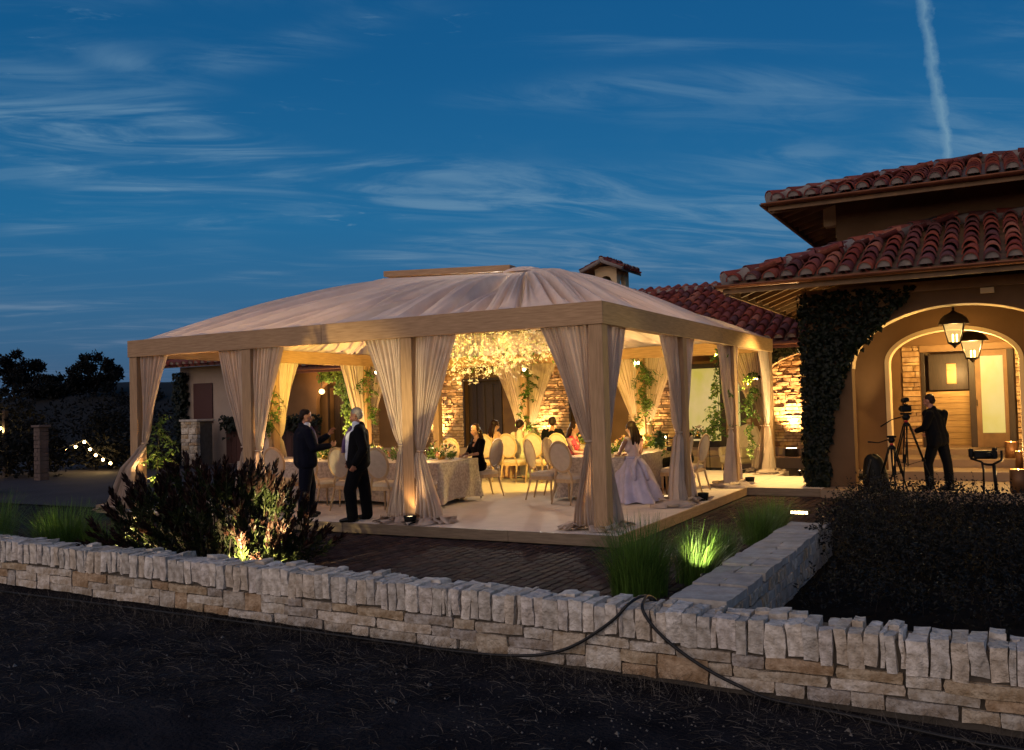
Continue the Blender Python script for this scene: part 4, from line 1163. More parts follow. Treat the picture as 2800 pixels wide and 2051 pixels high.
def damask():
    m = mat("crushed_damask", (.50, .42, .36), .55, (.27, .22, .20), 26, 0, .25, 60, spec=.4, detail=3, bdist=.006)
    return m
M['damask'] = damask()
def table(x0, x1, y0, y1, lab, clab, seed, H=.765, drop=.72):
    t = thing("banquet_table", lab, "table", ((x0+x1)/2, (y0+y1)/2, .002), 0, "long banquet tables in the pavilion")
    cx, cy = (x0+x1)/2, (y0+y1)/2; hx, hy = (x1-x0)/2, (y1-y0)/2
    MB().box(-hx, hx, -hy, hy, H-.035, H-.003, .01).build("tabletop", M['chairwood'], t)
    for sx in (-1, 1):
        for sy in (-1, 1): MB().tube([(sx*(hx-.25), sy*(hy-.22), 0), (sx*(hx-.25), sy*(hy-.22), H-.036)], .035, 8).build("leg", M['chairwood'], t)
    c = thing("tablecloth", clab, "tablecloth", (cx, cy, .002), 0, "grey damask tablecloths")
    # perimeter, clockwise, with rounded corners
    per = []; step = .045; rr = .05
    def seg(a, b_):
        n = max(2, int((V(b_)-V(a)).length/step))
        for i in range(n): per.append(V(a).lerp(V(b_), i/n))
    ex, ey = hx+.008, hy+.008
    seg((-ex+rr, -ey, 0), (ex-rr, -ey, 0))
    for a in np.linspace(-PI/2, 0, 5)[:-1]: per.append(V((ex-rr+rr*math.cos(a), -ey+rr+rr*math.sin(a), 0)))
    seg((ex, -ey+rr, 0), (ex, ey-rr, 0))
    for a in np.linspace(0, PI/2, 5)[:-1]: per.append(V((ex-rr+rr*math.cos(a), ey-rr+rr*math.sin(a), 0)))
    seg((ex-rr, ey, 0), (-ex+rr, ey, 0))
    for a in np.linspace(PI/2, PI, 5)[:-1]: per.append(V((-ex+rr+rr*math.cos(a), ey-rr+rr*math.sin(a), 0)))
    seg((-ex, ey-rr, 0), (-ex, -ey+rr, 0))
    for a in np.linspace(PI, 1.5*PI, 5)[:-1]: per.append(V((-ex+rr+rr*math.cos(a), -ey+rr+rr*math.sin(a), 0)))
    n = len(per); nr = []
    for i in range(n):
        d = per[(i+1) % n]-per[i-1]; nr.append(V((d.y, -d.x, 0)).normalized())
    L = 0; ss = []
    for i in range(n): ss.append(L); L += (per[(i+1) % n]-per[i]).length
    rows = []
    for j, t_ in enumerate((0, .06, .2, .36, .52, .68, .84, 1.0)):
        row = []
        for i in range(n):
            corner = min(1.0, sum(math.exp(-((per[i].x-a)**2+(per[i].y-b_)**2)/.03) for a in (-ex, ex) for b_ in (-ey, ey)))
            w = math.sin(ss[i]*9+seed)*.5+noise.noise(V((ss[i]*2.2, seed, 0)))*1.2+.4*math.sin(ss[i]*21+1)
            off = t_*(.012+.028*w*t_+.11*corner*t_)
            hem = .03*noise.noise(V((ss[i]*1.3, seed, 4)))+.02*math.sin(ss[i]*3+seed)
            z = H+.002-t_*(drop+hem*(1 if t_ == 1 else t_))
            if corner > .3 and t_ > .8: z -= .0
            row.append(per[i]+nr[i]*off+V((0, 0, max(z, .012))))
        rows.append(row)
    mb = MB().grid(rows, True, True)
    mb.add([p+V((0, 0, .0005)) for p in rows[0]], [tuple(range(n))])
    mb.build("cloth", M['damask'], c)
    return t
table(-8.6, -3.90, 1.80, 3.20, "long banquet table at the left under grey damask", "grey damask cloth whose end hangs in front of the seated woman in black", 1.3, drop=.69)
table(-2.40, -1.14, 3.50, 7.3, "long banquet table at the right behind the corner post", "grey damask cloth behind the single chair at the corner post", 2.9, drop=.71)
table(-6.7, -3.3, 7.35, 8.55, "rear banquet table behind the row of yellow lit chairs", "shadowed cloth on the rear table behind the yellow lit chairs", 4.4, drop=.7)

# ------------------------------------------------------------------ table dressing
def leafy(mb, c, size, n, ls, r, flat=.6):
    for i in range(n):
        d = V((r.gauss(0, 1), r.gauss(0, 1), abs(r.gauss(0, flat)))).normalized()
        p = V(c)+V((d.x*size[0], d.y*size[1], d.z*size[2]))*r.uniform(.5, 1)
        leaf(mb, p, (d+V((0, 0, .2))+V((r.gauss(0, .5), r.gauss(0, .5), r.gauss(0, .5)))).normalized(), ls*r.uniform(.6, 1.3), r)
def leaf(mb, p, d, L, r, w=.42):
    """one leaf: a folded blade of four triangles"""
    d = V(d); s = d.cross(V((r.gauss(0, 1), r.gauss(0, 1), r.gauss(0, 1))))
    if s.length < 1e-3: s = d.orthogonal()
    s.normalize(); u = d.cross(s)
    m = p+d*L*.5
    mb.add([p, m+s*L*w*.5-u*L*.06, p+d*L-u*L*.08, m-s*L*w*.5-u*L*.06, m+u*L*.05], [(0, 1, 4), (1, 2, 4), (2, 3, 4), (3, 0, 4)])
BLO = [(.62, .26, .10), (.66, .42, .22), (.60, .16, .12), (.66, .52, .40), (.62, .44, .10), (.58, .30, .24), (.64, .58, .48)]
M['bloom'] = mat("bloom_petal", None, .7, None, 1, .1, palette=BLO, transl=.3)
M['white_bloom'] = mat("white_petal", None, .6, None, 1, .08, palette=[(.82, .80, .76), (.80, .76, .72), (.74, .50, .44), (.80, .76, .60), (.84, .82, .80), (.60, .64, .42), (.78, .62, .58), (.50, .36, .26)], transl=.2)
M['crystal'] = mat('crystal_drop', (.85, .85, .85), .12, None, 1, 0, spec=1.0)
def blossom_mesh(name, m, R=.045, np_=6, lay=2, cup=.5, seed=0):
    mb = MB(); r = random.Random(seed)
    for l_ in range(lay):
        for i in range(np_):
            a = 2*PI*(i+.5*l_)/np_+r.uniform(-.2, .2); c, s = math.cos(a), math.sin(a); RR = R*(1-.3*l_)*r.uniform(.85, 1.15)
            up = cup*(1+.8*l_)
            q = lambda f, w, z: V((c*f*RR-s*w*RR, s*f*RR+c*w*RR, z*RR))
            mb.add([q(.05, 0, 0), q(.5, .26, up*.5), q(1, 0, up), q(.5, -.26, up*.5)], [(0, 1, 2), (0, 2, 3)], True)
    mb.ball((0, 0, R*.15), R*.2, 5, 3)
    me = mb.mesh(name); me.materials.append(m); return me
ROSES = [blossom_mesh("blossom", M['bloom'], .055, 6, 3, .6, s) for s in range(4)]
STARS = [blossom_mesh("blossom", M['white_bloom'], .068, 6, 1+s%2, .34, s+9) for s in range(5)]
r = random.Random(21)
def arrangement(x, y, z, size, nb, label, seed):
    t = thing("flower_arrangement", label, "flowers", (x, y, z), 0, "low table flowers")
    r = random.Random(seed); mb = MB(); leafy(mb, (0, 0, .03), size, 190, .085, r); mb.build("foliage", M['vine'], t)
    MB().lathe([(.0001, 0), (.07, 0), (.09, .07), (.08, .08), (.0001, .075)], (0, 0, 0), 10).build("bowl", M['brass'], t)
    for i in range(nb):
        d = V((r.gauss(0, 1), r.gauss(0, 1), abs(r.gauss(0, .8))+.2)).normalized()
        o = link("blossom", random.choice(ROSES), t, V((d.x*size[0], d.y*size[1], .05+d.z*size[2]))*r.uniform(.8, 1.05))
        o.rotation_euler = d.to_track_quat('Z', 'Y').to_euler()
    return t
T1, T2 = .772, .772
arrangement(-4.42, 2.75, T1, (.30, .26, .28), 12, "orange and green flowers at the end of the left table before the woman in black", 1)
arrangement(-5.0, 2.45, T1, (.36, .26, .26), 14, "peach flowers on the left table just right of the third front post", 2)
arrangement(-5.85, 2.45, T1, (.36, .26, .26), 14, "peach and white flowers on the left table, right of the grey-haired man", 3)
arrangement(-7.0, 2.55, T1, (.32, .24, .20), 9, "low flowers on the left table behind the navy suited man", 4)
arrangement(-1.85, 4.25, T2, (.26, .3, .18), 8, "yellow green flowers on the right table beside the corner post", 5)
arrangement(-1.75, 5.2, T2, (.26, .3, .22), 9, "pale flowers on the right table beyond the corner post", 6)
arrangement(-1.8, 6.3, T2, (.26, .3, .25), 8, "flowers at the far end of the right table", 7)
arrangement(-4.9, 7.95, T2, (.34, .24, .24), 8, "flowers on the rear table behind the dark haired guest", 8)
arrangement(-3.9, 7.95, T2, (.3, .24, .24), 8, "flowers on the rear table right of the man in black", 9)

def glassmat():
    m = bpy.data.materials.new("clear_glass"); m.use_nodes = True; n, l = m.node_tree.nodes, m.node_tree.links
    tr = n.new("ShaderNodeBsdfTransparent"); tr.inputs[0].default_value = (.93, .93, .9, 1)
    gl = n.new("ShaderNodeBsdfGlossy"); gl.inputs["Roughness"].default_value = .08
    fr = n.new("ShaderNodeFresnel"); fr.inputs[0].default_value = 1.25
    mx = n.new("ShaderNodeMixShader"); l.new(fr.outputs[0], mx.inputs[0]); l.new(tr.outputs[0], mx.inputs[1]); l.new(gl.outputs[0], mx.inputs[2])
    l.new(mx.outputs[0], n["Material Output"].inputs[0]); return m
M['glass'] = glassmat()
M['wax'] = mat("candle_wax", (.75, .62, .42), .5, transl=.4)
M['flame'] = emis("candle_flame", (1.0, .62, .22), 38)
def candle(x, y, z, h, label, light=False, tall=.20, R=.05, grp="candles in glass cylinders on the tables"):
    t = thing("hurricane_candle", label, "candle", (x, y, z), 0, grp)
    mb = MB(); mb.lathe([(.0001, 0), (R, 0), (R, h), (R-.003, h), (R-.003, .005)], (0, 0, 0), 14); mb.build("glass", M['glass'], t)
    MB().lathe([(.0001, .006), (.014, .006), (.013, tall), (.0001, tall+.003)], (0, 0, 0), 8).build("taper", M['wax'], t)
    MB().ball((0, 0, tall+.034), (.015, .015, .032), 8, 6).build("flame", M['flame'], t)
    if light: lamp("candle_glow", 'POINT', (x, y, z+tall+.04), 5.0, (1, .60, .25), t, size=.03)
candle(-4.50, 2.25, T1, .38, "tall glass candle at the end of the left table, next to the orange flowers", True)
candle(-5.75, 2.3, T1, .30, "glass candle on the left table right of the grey-haired man", True)
candle(-7.15, 2.2, T1, .28, "glass candle on the left table, right one of the pair between the standing men", True, .13, .09)
candle(-7.45, 2.5, T1, .28, "glass candle on the left table, left one of the pair between the standing men", True, .10, .09)
candle(-2.02, 4.0, T2, .36, "tall glass candle just left of the nearest corner post", True)
candle(-1.4, 5.0, T2, .32, "glass candle right of the nearest corner post, left of the gowned woman's hair", True)
candle(-1.2, 5.9, T2, .32, "glass candle behind the gowned woman's hair", False)
candle(-5.35, 7.7, T2, .24, "small candle on the rear table between the dark haired guest and the man in black", True)
candle(-4.15, 7.75, T2, .30, "candle on the rear table right of the man in black", True)
candle(-3.45, 7.8, T2, .30, "candle at the right end of the rear table", False)
def wineglass(x, y, z, label):
    t = thing("wine_glass", label, "glass", (x, y, z), 0, "wine glasses on the tables")
    MB().lathe([(.0001, .001), (.033, .001), (.005, .008), (.004, .10), (.03, .125), (.038, .16), (.031, .205), (.029, .205), (.036, .16), (.028, .128), (.0001, .108)], (0, 0, 0), 10).build("bowl", M['glass'], t)
WG = [(-4.42, 2.3, "wine glass at the near corner of the left table"), (-4.98, 2.25, "wine glass on the left table between the two nearest flower bowls"), (-5.6, 2.25, "wine glass on the left table just right of the third front post"),
      (-6.4, 2.25, "wine glass on the left table between the standing men"), (-1.35, 3.8, "wine glass before the woman in the lavender gown"), (-1.32, 4.4, "wine glass on the right table beyond the gowned woman"),
      (-2.2, 4.6, "wine glass before the woman in red"), (-2.2, 3.72, "wine glass at the near left corner of the right table"), (-1.35, 4.9, "wine glass on the right table beside the golden chair")]
for x, y, lab in WG: wineglass(x, y, T1, lab)
# small console with flowers, pale armchair by the glass doors
cs_t = thing("console_table", "slim metal console table before the yellow glass doors", "table", (-2.75, 11.9, -.148))
MB().box(-.65, .65, -.22, .22, .86, .89, .006).build("tabletop", M['metal_dark'], cs_t)
for sx in (-.62, .62):
    for sy in (-.19, .19): MB().tube([(sx, sy, 0), (sx, sy, .86)], .014, 6).build("leg", M['metal_dark'], cs_t)
arrangement(-2.38, 11.9, .745, (.24, .2, .26), 9, "peach bouquet on the console before the yellow glass doors", 31)
candle(-2.95, 11.9, .744, .18, "small candle on the console before the yellow glass doors", False, .10)
ac = thing("arm_chair", "pale high backed armchair right of the yellow glass doors", "armchair", (-1.25, 11.6, -.148), 2.6)
MB().box(-.34, .34, -.32, .34, .24, .46, .05).build("seat", M['chairfab'], ac)
MB().prism([(-.36, .40), (.36, .40), (.40, .95), (.30, 1.16), (0, 1.22), (-.30, 1.16), (-.40, .95)], 'y', -.40, -.30).build("backrest", M['chairfab'], ac)
for s_ in (-1, 1):
    MB().box(s_*.36-.05, s_*.36+.05, -.30, .30, .40, .66, .03).build("armrest", M['chairfab'], ac)
    MB().tube([(s_*.29, .28, 0), (s_*.29, .28, .24)], .02, 6).build("leg", M['chairwood'], ac); MB().tube([(s_*.29, -.28, 0), (s_*.29, -.28, .24)], .02, 6).build("leg", M['chairwood'], ac)

# ------------------------------------------------------------------ hanging flower chandelier
cl_ = thing("flower_chandelier", "large hanging cloud of white and blush blossoms on strings above the tables", "chandelier", (-4.45, 5.1, 3.25))
fr = MB()
for rad in (.35, .75, 1.15):
    fr.tube([(rad*math.cos(a), rad*.85*math.sin(a), .05) for a in np.linspace(0, 2*PI, 25)], .012, 5, False)
for a in np.linspace(0, 2*PI, 7)[:-1]: fr.tube([(1.15*math.cos(a), .98*math.sin(a), .05), (0, 0, .05)], .01, 4); fr.tube([(.75*math.cos(a), .64*math.sin(a), .05), (.9, 0, 1.12)], .004, 4)
fr.build("hoop_frame", M['metal_dark'], cl_)
r = random.Random(4); strs = MB(); nB = 0; tw = MB()
for s_ in range(125):
    rad = 1.2*math.sqrt(r.random()); a = r.uniform(0, 2*PI); x, y = rad*math.cos(a), .9*rad*math.sin(a)
    drop = (.55+.55*r.random())*(1.05-.45*(x+1.2)/2.4)
    if x > .45: drop *= .8
    strs.tube([(x, y, .05), (x+.01, y, -drop)], .0016, 3, False)
    k = r.choice([2, 2, 3, 3])
    for j in range(k):
        z = -drop*(1-j*.27*r.uniform(.8, 1.2))
        if nB < 300:
            o = link("blossom", r.choice(STARS), cl_, (x+r.uniform(-.02, .02), y+r.uniform(-.02, .02), z+.02*j))
            o.rotation_euler = (PI*.9*(r.random() < .6)+r.gauss(0, .5), r.gauss(0, .5), r.uniform(0, 6)); s2 = r.uniform(.55, 1.05); o.scale = (s2, s2, s2)
        else:
            R_ = Matrix.Translation((x, y, z)) @ Matrix.Rotation(r.uniform(0, 6), 4, 'Z') @ Matrix.Rotation(r.gauss(0, 1.2), 4, 'X')
            me = r.choice(STARS); tw.add([R_ @ v.co for v in me.vertices], [tuple(p.vertices) for p in me.polygons], True)
        nB += 1
for i in range(36):   # dense upper cloud
    rad = 1.25*math.sqrt(r.random()); a = r.uniform(0, 2*PI)
    R_ = Matrix.Translation((rad*math.cos(a), .9*rad*math.sin(a), r.uniform(-.35, .12))) @ Matrix.Rotation(r.uniform(0, 6), 4, 'Z') @ Matrix.Rotation(r.gauss(0, 1.2), 4, 'X')
    me = r.choice(STARS); tw.add([R_ @ v.co for v in me.vertices], [tuple(p.vertices) for p in me.polygons], True)
beads = MB()
for i in range(900):
    rad = 1.2*math.sqrt(r.random()); a = r.uniform(0, 2*PI); x = rad*math.cos(a); z = -(.95*(1.05-.45*(x+1.2)/2.4))*r.random(); s2 = r.uniform(.005, .011)
    p = V((x, .9*rad*math.sin(a), z)); beads.add([p+V((s2, 0, 0)), p+V((-s2*.5, s2*.8, 0)), p+V((-s2*.5, -s2*.8, 0)), p+V((0, 0, -2*s2)), p+V((0, 0, s2))], [(0, 1, 4), (1, 2, 4), (2, 0, 4), (1, 0, 3), (2, 1, 3), (0, 2, 3)])
stuff(beads.build("crystal_drops", M['crystal'], cl_))
stuff(tw.build("upper_blossoms", M['white_bloom'], cl_))
strs.build("strings", M['wax'], cl_)
lf = MB()
for i in range(80):
    rad = 1.2*math.sqrt(r.random()); a = r.uniform(0, 2*PI)
    leaf(lf, V((rad*math.cos(a), .9*rad*math.sin(a), r.uniform(-.75, .1))), V((r.gauss(0, .5), r.gauss(0, .5), -.7)).normalized(), r.uniform(.06, .11), r)
stuff(lf.build("leaves", M['vine'], cl_))
# ================================================================== people (one remeshed body each; clothes and hair as children)
def sm_mat(n, c, rough=.6, var=None): return mat(n, c, rough, tuple(x*.82 for x in c), 9, 0, .08, 90, bdist=.004, spec=.12 if max(c) < .03 else .3)
M['skin'] = sm_mat("warm_skin", (.34, .155, .10), .5); M['skin2'] = sm_mat("fair_skin", (.38, .205, .14), .5)
M['navy'] = sm_mat("navy_wool", (.005, .006, .014), .9); M['blackwool'] = sm_mat("black_wool", (.0035, .0035, .005), .9)
M['shirt'] = sm_mat("white_shirt", (.66, .68, .76), .8); M['tie'] = sm_mat("violet_tie", (.10, .06, .16), .6)
M['hair_dk'] = sm_mat("dark_hair", (.018, .010, .008), .5); M['hair_br'] = sm_mat("brown_hair", (.020, .009, .006), .45); M['hair_gr'] = sm_mat("grey_hair", (.24, .21, .20), .6)
M['blackdress'] = sm_mat("black_crepe", (.003, .002, .003), .9); M['red'] = sm_mat("red_dress", (.50, .03, .05), .6); M['gown'] = sm_mat("lavender_satin", (.52, .48, .62), .45)
M['bodice'] = sm_mat("blush_bodice", (.60, .47, .46), .6); M['tan'] = sm_mat("tan_dress", (.50, .30, .20), .7); M['pale'] = sm_mat("pale_green_dress", (.55, .55, .42), .7)
M['shoe'] = mat("black_shoe", (.01, .009, .008), .3); M['eye'] = mat("dark_eye", (.02, .012, .01), .2); M['lip'] = sm_mat("lips", (.40, .10, .09), .5)
def cap(mb, a, ra, b_, rb, n=10):
    a, b_ = V(a), V(b_); d = b_-a
    if d.length < 1e-5: mb.ball(a, ra, n, 6); return
    z = d.normalized(); x = z.orthogonal().normalized(); R = Matrix((x, z.cross(x), z)).transposed().to_4x4(); R.translation = a
    L = d.length; prof = []
    for t in np.linspace(-PI/2, 0, 4): prof.append((max(ra*math.cos(t), 1e-4), ra*math.sin(t)))
    for t in np.linspace(0, PI/2, 4): prof.append((max(rb*math.cos(t), 1e-4), L+rb*math.sin(t)))
    mb.lathe(prof, n=n, M=R)
def skin_obj(name, mb, m, parent, vox=.010, it=4):
    o = mb.build(name, m, parent)
    rm = o.modifiers.new("remesh", 'REMESH'); rm.mode = 'VOXEL'; rm.voxel_size = vox; rm.use_smooth_shade = True
    s = o.modifiers.new("smooth", 'SMOOTH'); s.iterations = it; s.factor = .5
    return o
def hand(mb, wrist, direction, palm_n, s=1.0, curl=.35):
    """palm, four unequal bent fingers and a thumb from the side of the palm"""
    d = V(direction).normalized(); n = V(palm_n); n = (n-d*n.dot(d)).normalized(); side = d.cross(n)
    w = V(wrist); pc = w+d*.045*s
    for k in (-.026, -.009, .009, .026): cap(mb, w+side*k*.6*s+d*.012*s, .015*s, w+side*k*s+d*.085*s, .0125*s, 8)
    for k, L in ((-.030, .060), (-.010, .074), (.010, .080), (.030, .070)):
        b0 = w+side*k*s+d*.088*s; b1 = b0+(d*math.cos(curl)+n*math.sin(curl))*L*.5*s; b2 = b1+(d*math.cos(curl*2.4)+n*math.sin(curl*2.4))*L*.5*s
        cap(mb, b0, .0105*s, b1, .0098*s, 8); cap(mb, b1, .0098*s, b2, .0085*s, 8)
    t0 = w+side*.024*s+d*.03*s; t1 = t0+(side*.7+d*.6+n*.35).normalized()*.036*s; t2 = t1+(d*.85+n*.45+side*.1).normalized()*.032*s
    cap(mb, t0, .013*s, t1, .0115*s, 8); cap(mb, t1, .0115*s, t2, .0095*s, 8)
def head_shape(mb, c, yaw=0.0, pitch=0.0, s=1.0):
    """skull, jaw, brow, nose, ears, chin in one blob; returns the head matrix"""
    R = Matrix.Translation(c) @ Matrix.Rotation(yaw, 4, 'Z') @ Matrix.Rotation(pitch, 4, 'X')
    B = lambda p, r: mb.ball(V(p)*s, tuple(x*s for x in r), 12, 8, M=R)
    B((0, -.012, .03), (.077, .096, .088)); B((0, .022, -.03), (.060, .072, .085)); B((0, .045, -.085), (.036, .036, .03))
    B((0, .088, .012), (.050, .012, .012)); B((0, .098, -.022), (.013, .022, .028)); B((0, .092, -.062), (.027, .012, .013))
    for sx in (-1, 1): B((sx*.078, -.008, -.012), (.012, .022, .034)); B((sx*.04, .075, -.035), (.022, .015, .02))
    return R
def face_parts(parent, R, s=1.0):
    for sx in (-1, 1):
        MB().ball(V((sx*.030, .084, -.004))*s, (.012*s, .007*s, .007*s), 8, 5, M=R).build("eye", M['eye'], parent)
    MB().ball(V((0, .100, -.064))*s, (.020*s, .008*s, .007*s), 8, 5, M=R).build("lips", M['lip'], parent)
def limb(mb, pts, rs, n=10):
    for i in range(len(pts)-1): cap(mb, pts[i], rs[i], pts[i+1], rs[i+1], n)
# skeleton heights for a 1.75 m adult
def stand_legs(spread=.10, stag=.06):
    return [[V((-.09, 0, .93)), V((-spread, .02+stag, .49)), V((-spread-.01, stag, .085))], [V((.09, 0, .93)), V((spread, .02-stag, .49)), V((spread+.01, -stag, .085))]]
def body_trunk(mb, zsh=1.43, lean=(0, 0), w=1.0, k=1.0):
    lx, ly = lean
    cap(mb, (-.07*w, 0, .95), .105*k, (.07*w, 0, .95), .105*k); cap(mb, (0, .01, .98), .12*k, (lx*.5, ly*.5+.005, 1.15), .115*k)
    cap(mb, (-.06*w, 0, 1.0), .10*k, (-.07*w+lx, ly, 1.30), .105*k); cap(mb, (.06*w, 0, 1.0), .10*k, (.07*w+lx, ly, 1.30), .105*k)
    cap(mb, (-.13*w+lx, ly-.01, zsh-.03), .062*k, (.13*w+lx, ly-.01, zsh-.03), .062*k)
    cap(mb, (lx, ly-.01, zsh-.02), .065, (lx, ly+.01, zsh+.10), .054)
def man(label, loc, rz, suit, hair, headyaw, arms, legs=None, lean=(0, 0), shirt=True, belly=.0, bald=False, group=None, scale=1.0, tie=True, skin='skin', openjacket=.085, kk=1.0):
    t = thing("person", label, "person", loc, rz, group); t.scale = (scale,)*3
    legs = legs or stand_legs()
    zsh = 1.44; hc = V((lean[0]*1.3, lean[1]*1.3+.02, 1.635))
    mb = MB(); body_trunk(mb, zsh, lean)
    for L in legs: limb(mb, L, [.085, .055, .040])
    for A in arms: A['p'] = [V((q.x*kk, q.y*kk, q.z)) for q in A['p']]
    for A in arms: limb(mb, A['p'], [.048, .040, .028]); hand(mb, A['p'][2], A['d'], A['n'], 1.0, A.get('c', .35))
    R = head_shape(mb, hc, headyaw, -.24)
    skin_obj("body", mb, M[skin], t, .0085, 3); face_parts(t, R)
    # hair: cap over the back and top of the skull
    h = MB(); h.ball((0, -.024, .045), (.082, .094, .084), 12, 8, M=R); h.ball((0, -.06, -.005), (.072, .055, .07), 12, 8, M=R)
    skin_obj("hair", h, M[hair], t, .010, 2)
    # trousers
    mb = MB(); cap(mb, (-.07, 0, .97), .125, (.07, 0, .97), .125); cap(mb, (-.06, 0, 1.02), .122, (.06, 0, 1.02), .122)
    for L in legs:
        q = [L[0], L[1], L[2]+V((0, -.01, -.015))]; limb(mb, q, [.112, .085, .074]); cap(mb, q[2], .074, q[2]+V((0, .02, -.03)), .07)
    skin_obj("trousers", mb, M[suit], t, .012, 4)
    sh = MB()
    for L in legs:
        f = L[2]; cap(sh, (f.x, f.y-.05, .045), .043, (f.x*1.1, f.y+.12, .035), .040); cap(sh, (f.x*1.1, f.y+.12, .035), .040, (f.x*1.2, f.y+.19, .028), .028); cap(sh, (f.x, f.y-.04, .05), .042, (f.x, f.y-.02, .10), .045)
    skin_obj("shoes", sh, M['shoe'], t, .010, 2)
    lx, ly = lean
    if shirt:
        mb = MB(); cap(mb, (0, .03+belly, 1.0), .112, (lx, ly+.04+belly*.8, 1.30), .10); cap(mb, (lx, ly+.0, zsh-.03), .074, (lx, ly+.018, zsh+.065), .061)
        cap(mb, (-.05+lx, ly+.05+belly, 1.12), .085, (-.04+lx, ly+.045, 1.36), .07); cap(mb, (.05+lx, ly+.05+belly, 1.12), .085, (.04+lx, ly+.045, 1.36), .07)
        skin_obj("shirt", mb, M['shirt'], t, .011, 4)
        if tie:
            mb = MB(); mb.tube([(lx, ly+.075, zsh+.035), (lx, ly+.122, zsh-.05), (lx, ly+.145+belly*.7, 1.25), (0, .150+belly, 1.06)], [.018, .020, .030, .036], 8); mb.build("tie", M['tie'], t)
    # jacket: back, sides and skirt of the coat leave the front open
    mb = MB(); o = openjacket
    for sx in (-1, 1):
        cap(mb, (sx*.085, -.025, .90), .125, (sx*.088+lx, ly-.025, 1.30), .122); cap(mb, (sx*(.10+o*.35), .045+belly*.6, .88), .095, (sx*(.075+o*.45)+lx, ly+.035, 1.33), .082)
        cap(mb, (sx*.06+lx, ly-.02, zsh-.01), .078, (sx*.175+lx, ly-.012, zsh-.035), .074)
        cap(mb, (sx*.125, -.02, .86), .10, (sx*.10, -.02, 1.0), .12)
    cap(mb, (0, -.055, .90), .11, (lx, ly-.05, 1.36), .10); cap(mb, (lx, ly-.055, zsh-.02), .06, (lx, ly-.045, zsh+.055), .052)
    for A in arms:
        p = [V((q.x/kk, q.y/kk, q.z)) for q in A['p']]; limb(mb, [V(p[0])+V((0, -.005, -.005)), p[1], V(p[1]).lerp(V(p[2]), .88)], [.075, .064, .052])
    jk = skin_obj("jacket", mb, M[suit], t, .012, 5)
    for o_ in t.children:
        if o_.name.split('.')[0] in ('jacket', 'shirt', 'tie', 'trousers'): o_.scale = (kk, kk*1.02, 1)
        if o_.name.split('.')[0] in ('shoes',): o_.scale = (kk, 1, 1)
    return t
P = lambda *a: V(a)
# man in navy suit, back to the camera, gesturing
man("man in navy suit seen from behind, raising one hand as he talks", (-5.38, .16, .002), -.62, 'navy', 'hair_dk', -.15, [
    dict(p=[P(.20, 0, 1.40), P(.27, .06, 1.12), P(.20, .30, 1.15)], d=(-.2, .9, .25), n=(-.7, .1, .3), c=.5),
    dict(p=[P(-.20, 0, 1.40), P(-.23, .16, 1.15), P(-.10, .36, 1.32)], d=(.1, .55, .8), n=(.6, .5, -.2), c=.35)], shirt=True, tie=True, kk=1.16)
# grey-haired man in dark suit facing him
man("grey-haired man in a dark suit and white shirt standing at the platform edge", (-4.20, .04, .002), 2.28, 'blackwool', 'hair_gr', -.42, [
    dict(p=[P(.20, 0, 1.40), P(.27, -.05, 1.12), P(.22, .10, .90)], d=(-.3, .5, -.8), n=(-.8, 0, .2), c=.7),
    dict(p=[P(-.20, 0, 1.40), P(-.28, -.06, 1.12), P(-.235, .06, .88)], d=(.3, .4, -.85), n=(.8, 0, .2), c=.7)],
    legs=stand_legs(.10, .10), belly=.035, openjacket=.12, kk=1.16)
# photographer-like figure in the porch
man("person in dark clothing walking in the porch behind the tripod", (3.62, 6.75, .0), 1.0, 'blackwool', 'hair_dk', .2, [
    dict(p=[P(.20, 0, 1.40), P(.25, .08, 1.14), P(.20, .30, 1.02)], d=(-.2, .8, -.3), n=(-.8, 0, .2), c=.6),
    dict(p=[P(-.20, 0, 1.40), P(-.25, .08, 1.14), P(-.18, .30, 1.08)], d=(.3, .8, .1), n=(.6, 0, .2), c=.5)], legs=stand_legs(.09, .13), lean=(0, .10), shirt=False, openjacket=.0, scale=.98)

